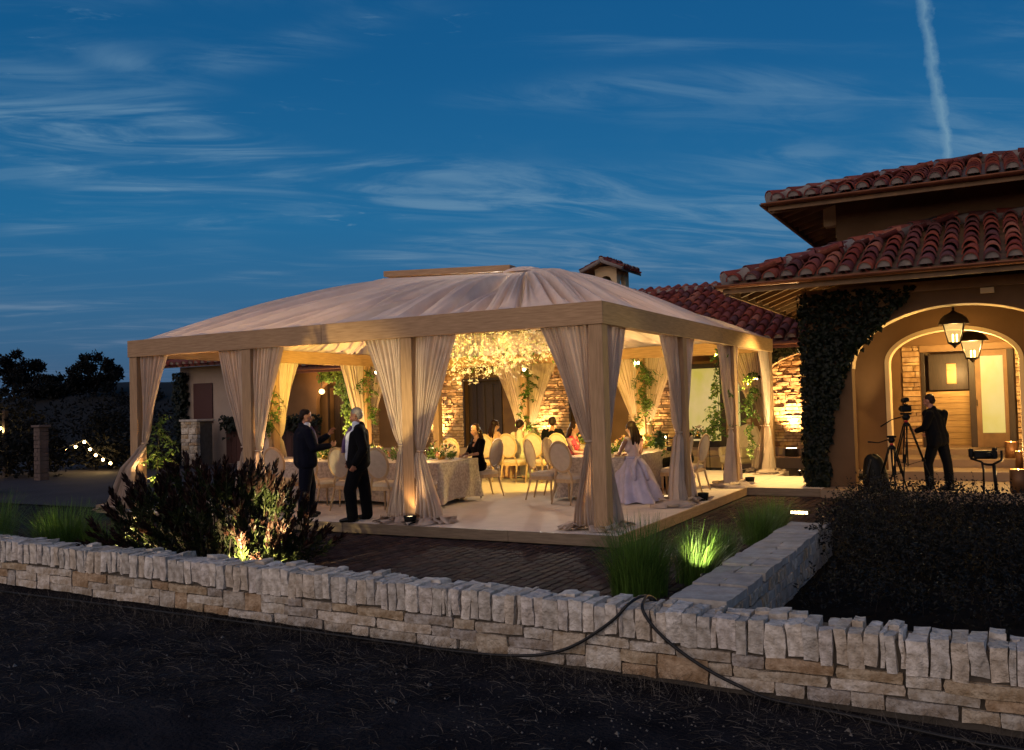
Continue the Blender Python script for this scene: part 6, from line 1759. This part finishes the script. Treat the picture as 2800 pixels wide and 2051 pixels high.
# uplight cans on the carpet / at wall feet
def can(loc, label, P_, aim_dz=(0, 0, 1), cone=80, col=HOT, R_=.10, h=.13, group="black uplights on the floor"):
    t = thing("uplight", label, "uplight", loc, 0, group)
    MB().lathe([(.0001, 0), (R_*.75, 0), (R_, h), (R_*.9, h), (R_*.86, h-.02)], n=12).build("housing", M['black'], t)
    MB().lathe([(R_*.86, h-.018), (.0001, h-.016)], n=12).build("lens", M['lens'], t)
    p = V(loc)+V((0, 0, h+.01)); lamp("uplight_beam", 'SPOT', p, P_, col, t, p+V(aim_dz), .05, cone, .8)
can((-3.14, -.10, .002), "black uplight at the foot of the third front post, beside the grey-haired man", 2.5, (-.05, .25, 1))
can((-.36, .34, .002), "uplight glowing inside the nearest corner curtain", 16, (-.25, -.1, 1))
can((-2.98, .30, .002), "uplight glowing inside the curtain right of the third front post", 14, (.1, -.15, 1))
can((-.55, 3.95, .002), "lit uplight on the carpet between the gown and the right hand curtain", 22, (.15, -.1, 1), R_=.12, h=.08)
can((.08, 4.05, .002), "black uplight outside the right hand post by the lavender gown", 5)
can((.10, 7.25, .002), "black uplight outside the third right hand post", 5)
can((-.75, 9.75, .002), "lit round uplight before the rear right corner curtain", 26, (.35, .05, 1), R_=.15, h=.07)
can((-8.72, .15, .002), "uplight behind the leftmost front curtain and its vine", 60, (-.1, -.1, 1))
can((-6.25, .50, .002), "uplight behind the front post at the red shrub", 60, (-.1, -.1, 1))
can((-9.1, 6.4, .002), "uplight at the far side post, hidden by the left table", 70, (-.1, .1, 1))
can((-6.5, 9.75, .002), "uplight at the rear post under the chandelier, hidden by the rear table", 110, (0, .12, 1), 52)
can((-3.2, 9.75, .002), "uplight at the rear post behind the gown", 110, (0, .12, 1), 52)
can((2.05, 8.45, .0), 'added hidden uplight behind the equipment bag, brightening the inner wall', 40, (.07, .17, 1), 26, (1, .74, .34))  # unseen lamp added to make the bright patch on the inner wall
def wall_wash(x, z, P_, label, y=13.95, cone=76):
    t = thing("wall_washer", label, "wall light", (x, y, z), 0, "wall washers lighting the rear stone")
    MB().box(-.16, .16, -.10, .10, 0, .22, .015).build("housing", M['metal_dark'], t)
    MB().box(-.13, .13, -.07, .07, .222, .232).build("lens", M['lens'], t)
    p = V((x, y, z+.27)); lamp("wall_beam", 'SPOT', p, P_, (1, .58, .22), t, p+V((0, .28, 1)), .08, cone, .9)
wall_wash(-.40, .121, 260, "wall washer glaring on the stone right of the pavilion")
wall_wash(-12.1, .121, 130, "wall washer behind the tall candle at the left table", 14.05)
wall_wash(-8.1, .121, 120, "wall washer behind the man in the black suit", 14.05)
wall_wash(-4.6, .121, 130, "wall washer behind the gowned woman", 14.05)
wall_wash(-15.7, -.16, 190, "wall washer behind the two standing men", 13.1, 84)
# garden spots
def garden_spot(loc, aim, P_, label, cone=60, col=(1, .78, .34)):
    t = thing("garden_spot", label, "garden light", loc, 0, "small garden spotlights in the planting")
    q = (V(aim)-V(loc)).normalized(); R = q.to_track_quat('Z', 'Y').to_matrix().to_4x4(); R.translation = V((0, 0, .1))
    MB().tube([(0, 0, -.1), (0, 0, .08)], .012, 5).build("spike", M['black'], t)
    MB().lathe([(.0001, -.07), (.03, -.07), (.036, .05), (.031, .05), (.03, .03)], n=10, M=R).build("housing", M['black'], t)
    MB().lathe([(.0001, .028), (.03, .028)], n=10, M=R).build("lens", M['lens'], t)
    lamp("garden_beam", 'SPOT', V(loc)+V((0, 0, .1))+q*.06, P_, col, t, V(aim), .02, cone, .5)
garden_spot((-2.85, -3.84, -.02), (-3.25, -2.95, .18), 120, "garden spotlight behind the wall lighting the right end of the red shrub", 74)
garden_spot((-5.15, -3.78, -.02), (-5.1, -3.0, .25), 40, "garden spotlight behind the wall lighting the left end of the red shrub", 60)
garden_spot((-7.75, -3.2, -.1), (-7.3, -2.9, .4), 5, "garden spotlight in the leftmost grass", 60)
garden_spot((2.05, -2.55, -.1), (1.82, -1.95, .42), 10, "garden spotlight in the bright grass by the short wall", 64, (1, .84, .55))
garden_spot((.62, 9.7, -.05), (.35, 8.0, 3.6), 75, "garden spotlight beside the walkway throwing light up under the eave", 110)
stp = thing("step_light", "louvred path light glowing beside the grass near the ivy pillar", "path light", (2.0, 2.45, .02))
MB().box(-.14, .14, -.05, .05, 0, .075, .01).build("housing", M['black'], stp)
for k in range(5): MB().box(-.12+k*.05, -.12+k*.05+.038, -.056, -.0505, .015, .055).build("louvre", M['lens'], stp)
lamp("path_glow", 'POINT', (2.0, 2.35, .05), 1.2, (1, .7, .25), stp, size=.04)
al = thing('arch_lantern', 'small round glowing lantern hanging in the vine covered arch', 'lantern', (-16.6, 13.7, 2.38))
MB().ball((0, 0, 0), (.11, .11, .10), 12, 8).build('globe', M['shade_glow'], al); MB().tube([(0, 0, .09), (0, 0, .55)], .01, 5).build('chain', M['black'], al)
lamp('lantern_glow', 'POINT', (-16.5, 13.5, 2.38), 7, (1, .62, .22), al, size=.12)
# string of globe lights and a far lamp
sl = thing("light_string", "drooping string of seven glowing round bulbs over the far left hedge", "string lights", (-23, 9, .0))
bulbs = [(-24.18, .58), (-23.62, .68), (-23.15, .84), (-22.85, .59), (-22.56, .39), (-22.19, .24), (-21.81, .12)]
MB().tube([V((x+23, .0, z+.10)) for x, z in bulbs], .01, 4).build("cable", M['rubber'], sl)
for x, z in bulbs:
    MB().ball((x+23, -.02, z), .048, 10, 7).build("bulb", M['bulb'], sl); MB().tube([(x+23, -.01, z+.05), (x+23, 0, z+.10)], .014, 6).build("socket", M['black'], sl)
    lamp("bulb_glow", 'POINT', (x, 8.9, z), 1.3, (1, .62, .2), sl, size=.06)
gl_ = thing("garden_lantern", "small glowing lantern on a timber post at the left picture edge", "lamp", (-24.45, 7.0, -.2))
MB().box(-.07, .07, -.07, .07, 0, 2.2, .01).build("post", M['darkwood'], gl_); MB().ball((-.30, -.02, 1.62), .075, 10, 6).build("globe", M['bulb'], gl_); MB().tube([(-.07, 0, 1.85), (-.3, 0, 1.85), (-.3, -.02, 1.69)], .015, 5).build("arm", M['black'], gl_)
lamp("lantern_glow", 'POINT', (-24.8, 6.8, 1.3), 8, (1, .6, .2), gl_, size=.07)
# hanging porch lanterns
def lampglass():
    m = bpy.data.materials.new("seeded_lamp_pane"); m.use_nodes = True; n, l = m.node_tree.nodes, m.node_tree.links
    tr = n.new("ShaderNodeBsdfTransparent"); tr.inputs[0].default_value = (.95, .9, .8, 1)
    em = n.new("ShaderNodeEmission"); em.inputs[0].default_value = (1, .66, .22, 1); em.inputs[1].default_value = 1.1
    nz_ = n.new("ShaderNodeTexNoise"); nz_.inputs["Scale"].default_value = 22
    mr = n.new("ShaderNodeMapRange"); l.new(nz_.outputs[0], mr.inputs[0]); mr.inputs[3].default_value = .15; mr.inputs[4].default_value = .75
    mx = n.new("ShaderNodeMixShader"); l.new(mr.outputs[0], mx.inputs[0]); l.new(tr.outputs[0], mx.inputs[1]); l.new(em.outputs[0], mx.inputs[2])
    l.new(mx.outputs[0], n["Material Output"].inputs[0]); return m
M['lampglass'] = lampglass(); M['shade'] = emis("lamp_shade_glow", (1.0, .68, .22), 1.2)
def lantern(x, y, ztop, zb, w, label, P_, chain):
    t = thing("hanging_lantern", label, "lantern", (x, y, zb), 0, "hanging lanterns under the porch arches"); H = ztop-zb
    mb = MB()
    for k in range(4):
        a0, a1 = k*PI/2+PI/4, (k+1)*PI/2+PI/4
        q = lambda a, rr, z: V((rr*math.cos(a), rr*math.sin(a), z))
        p = MB().add([q(a0, w*.38, .06), q(a1, w*.38, .06), q(a1, w*.68, H*.55), q(a0, w*.68, H*.55)], [(0, 1, 2, 3)]); p.build("pane", M['lampglass'], t)
        mb.tube([q(a0, w*.39, .04), q(a0, w*.70, H*.56)], .011, 5)
    for rr, z in ((.39, .05), (.70, H*.56)): mb.tube([(w*rr*math.cos(k*PI/2+PI/4), w*rr*math.sin(k*PI/2+PI/4), z) for k in range(5)], .012, 5)
    mb.build("frame", M['metal_dark'], t)
    MB().lathe([(w*.76, H*.55), (w*.74, H*.60), (w*.64, H*.70), (w*.46, H*.79), (w*.20, H*.85), (w*.07, H*.90), (.02, H*.93), (.03, H*.96), (.0001, H)], n=12).build("dome", M['metal_dark'], t)
    MB().lathe([(.0001, -.06), (.02, -.04), (.05, .0), (w*.36, .045), (.0001, .05)], n=10).build("finial", M['metal_dark'], t)
    for k in range(3): MB().lathe([(.0001, .06), (.012, .06), (.012, .20), (.0001, .21)], (.045*math.cos(k*2.1), .045*math.sin(k*2.1), 0), 6).build("candle_bulb", M['bulb'], t)
    MB().tube([(0, 0, H), (0, 0, H+chain)], .011, 5).build("chain", M['metal_dark'], t)
    lamp("lantern_light", 'POINT', (x, y-.02, zb+H*.35), P_, (1, .64, .22), t, size=.12)
lantern(3.93, 7.5, 3.34, 2.62, .35, "near hanging bronze lantern under the big porch arch", 22, .30)
lantern(4.15, 10.4, 3.16, 2.42, .42, "second hanging lantern beyond the inner porch arch", 120, .5)
lp = thing("hall_lamp", "shaded lamp glowing inside the open doorway", "lamp", (4.5, 13.7, .466)); MB().lathe([(.0001, 0), (.10, 0), (.02, .03), (.015, 1.2), (.0001, 1.2)], n=10).build("stand", M['brass'], lp); MB().lathe([(.13, 1.2), (.09, 1.42)], n=12).build("lamp_shade", M['shade'], lp)
lamp("hall_light", 'POINT', (3.75, 12.75, 2.2), 8, (1, .62, .22), lp, size=.12)
# candles in copper drums on the porch
M['drum'] = mat("copper_drum", (.16, .075, .03), .5, (.10, .045, .02), 6, 0, .2, 30, metal=.3)
for (x, y, z, R_, h, lab) in ((4.86, 6.55, .0, .135, .40, "large candle drum on the porch floor at the right edge"), (4.80, 10.35, .34, .12, .34, "tall candle drum on the porch step by the arch jamb"), (4.93, 9.6, .17, .075, .36, "slim candle drum beside the arch jamb")):
    t = thing("candle_drum", lab, "candle holder", (x, y, z), 0, "candle drums on the porch")
    MB().lathe([(.0001, 0), (R_, 0), (R_, h), (R_*.93, h), (R_*.93, h-.06)], n=18).build("drum", M['drum'], t)
    MB().lathe([(R_*.93, h-.055), (.0001, h-.05)], n=18).build("wax", mat("lit_wax", (.8, .6, .3), .5) if 'lit_wax' not in M else M['lit_wax'], t)
    MB().ball((0, 0, h-.02), (.012, .012, .028), 8, 5).build("flame", M['flame'], t)
    lamp("candle_glow", 'POINT', (x, y, z+h+.02), 5, (1, .6, .22), t, size=.03)
# tripods, camera, stabiliser, bag
def tripod(x, y, z, H, spread, label, rz=0, headscale=1.0):
    t = thing("tripod", label, "tripod", (x, y, z), rz, "video tripods in the porch")
    for k in range(3):
        a = 2*PI*k/3+.5; c, s = math.cos(a), math.sin(a); e = V((spread*c, spread*s, .01)); top = V((.05*c, .05*s, H))
        mb = MB(); side = V((-s, c, 0))*.022; mid = top.lerp(e, .52)
        mb.tube([top+side, mid+side], .013, 5); mb.tube([top-side, mid-side], .013, 5); mb.tube([top.lerp(e, .42), e], [.015, .012], 6)
        mb.box(-.03, .03, -.02, .02, -.025, .025, .006, Matrix.Translation(mid)); mb.ball(e+V((0, 0, .012)), .02, 6, 4); mb.build("leg", M['black'], t)
        MB().tube([mid, V((0, 0, H*.42))], .007, 4).build("spreader", M['black'], t)
    MB().tube([(0, 0, H*.40), (0, 0, H)], .012, 6).build("centre_column", M['black'], t)
    MB().lathe([(.0001, H-.02), (.06, H-.02), (.065, H+.01), (.045, H+.04), (.03, H+.05), (.0001, H+.05)], n=10).build("crown", M['black'], t)
    MB().lathe([(.0001, H+.051), (.032, H+.051), (.032, H+.085), (.0001, H+.085)], n=10).build("red_collar", mat("red_anodised", (.35, .02, .02), .4), t)
    hh = headscale
    MB().lathe([(.0001, H+.086), (.045*hh, H+.09), (.07*hh, H+.13), (.05*hh, H+.18), (.0001, H+.19)], n=10).box(-.09*hh, .09*hh, -.04, .04, H+.18, H+.215, .008).build("fluid_head", M['black'], t)
    MB().tube([(-.05, -.03, H+.15), (-.22, -.08, H+.10), (-.40, -.14, H-.02 if hh > .9 else H+.12)], [.010, .009, .014], 6).build("pan_handle", M['black'], t)
    return t
tp1 = tripod(3.18, 5.95, -.004, 1.20, .46, "taller video tripod carrying a camera before the inner arch", -.1)
cm = thing("video_camera", "small camera with a top microphone on the taller tripod", "camera", (3.18, 5.95, 1.425), .5)
MB().box(-.085, .085, -.05, .05, 0, .115, .014).box(-.035, .035, -.03, .03, .115, .14, .01).build("body", M['black'], cm)
MB().lathe([(.0001, .05), (.044, .05), (.048, .16), (.052, .20), (.04, .20), (.036, .18), (.0001, .17)], n=12, M=Matrix.Translation((.01, 0, .055)) @ Matrix.Rotation(-PI/2, 4, 'X')).build("lens", M['black'], cm)
MB().tube([(0, 0, .14), (0, 0, .17)], .01, 5).tube([(0, -.07, .215), (0, .09, .20)], [.04, .045], 8).build("microphone", M['black'], cm)
tripod(2.97, 5.55, -.004, .82, .30, "shorter tripod with a bare fluid head left of the camera tripod", .25, .85)
gm_ = thing("camera_stabiliser", "camera rig on a two handed stabiliser standing in the bed at right", "stabiliser", (4.36, 6.2, -.004))
MB().tube([(-.03, 0, 0), (-.02, 0, .42), (-.04, 0, .55)], [.016, .018, .022], 6).tube([(.16, .02, 0), (.14, .02, .5)], [.028, .030], 8).build("grip", M['black'], gm_)
MB().tube([(-.04, 0, .52), (.05, 0, .50), (.15, .02, .50)], .02, 6).tube([(-.04, 0, .55), (-.20, .03, .60), (-.22, .03, .72)], .022, 6).tube([(.12, .02, .50), (.26, .03, .58), (.26, .03, .74)], .022, 6).build("gimbal_arm", M['black'], gm_)
MB().box(-.16, .20, -.05, .07, .60, .74, .02).box(-.24, -.16, -.04, .05, .62, .78, .02).box(.12, .20, -.03, .05, .74, .79, .01).build("camera_body", M['black'], gm_)
MB().lathe([(.0001, 0), (.05, 0), (.052, .14), (.0001, .14)], n=10, M=Matrix.Translation((.08, -.05, .67)) @ Matrix.Rotation(PI/2, 4, 'X')).build("lens", M['black'], gm_)
bgg = thing("equipment_bag", "slumped black equipment bag against the porch pillar", "bag", (2.62, 6.35, -.004))
mb = MB(); rows = []
for z, s_ in ((0, 1.0), (.12, 1.06), (.30, 1.0), (.46, .86), (.58, .70), (.64, .45), (.66, .08)):
    rows.append([V((.21*s_*math.cos(a)*(1+.08*math.sin(3*a))-.06*z/.6, .15*s_*math.sin(a), z+.02*math.sin(2*a)*(z > .3))) for a in np.linspace(0, 2*PI, 20, endpoint=False)])
mb.grid(rows, True, True).build("body", M['black'], bgg); MB().tube([(-.12, -.14, .10), (-.14, -.19, .35), (-.08, -.12, .58)], .018, 6).box(-.12, .12, -.19, -.13, .08, .28, .03).build("strap", M['rubber'], bgg)
# black cable over the wall, loops down both sides
cab = [(1.98, -3.82, .05), (1.99, -3.98, .105), (1.975, -4.12, .125), (1.93, -4.235, .09), (1.83, -4.262, -.02), (1.66, -4.262, -.15), (1.50, -4.262, -.255), (1.33, -4.265, -.335), (1.15, -4.275, -.385), (.97, -4.285, -.41), (.75, -4.29, -.43), (.4, -4.29, -.442), (0, -4.30, -.440), (-1.2, -4.28, -.436), (-2.6, -4.26, -.434), (-4.2, -4.24, -.436), (-6.5, -4.22, -.44)]
cab2 = [(2.02, -3.82, .05), (2.015, -3.98, .107), (2.03, -4.12, .127), (2.055, -4.238, .085), (2.10, -4.268, .01), (2.19, -4.275, -.09), (2.32, -4.28, -.19), (2.48, -4.285, -.285), (2.66, -4.29, -.37), (2.85, -4.29, -.44), (3.05, -4.30, -.497), (3.4, -4.33, -.512), (3.9, -4.42, -.522), (4.3, -4.50, -.530), (4.7, -4.52, -.538), (5.6, -4.50, -.555)]
def smooth_path(p, k=4):
    p = [V(q) for q in p]; out = []
    for i in range(len(p)-1):
        a, b_, c, d = p[max(i-1, 0)], p[i], p[i+1], p[min(i+2, len(p)-1)]
        for j in range(k):
            t = j/k; out.append(.5*((2*b_)+(c-a)*t+(2*a-5*b_+4*c-d)*t*t+(3*b_-a-3*c+d)*t**3))
    return out+[p[-1]]
cab = [(x, y-.035*(z < .1), z+.012) for x, y, z in cab]; cab2 = [(x, y-.035*(z < .1), z+.012) for x, y, z in cab2]
tag(MB().tube(smooth_path(cab), .0135, 7).build("power_cable", M['rubber']), "black cable draped over the wall and looping down to the left", "cable")
tag(MB().tube(smooth_path(cab2), .0135, 7).build("power_cable", M['rubber']), "black cable draped over the wall and running down to the right", "cable")
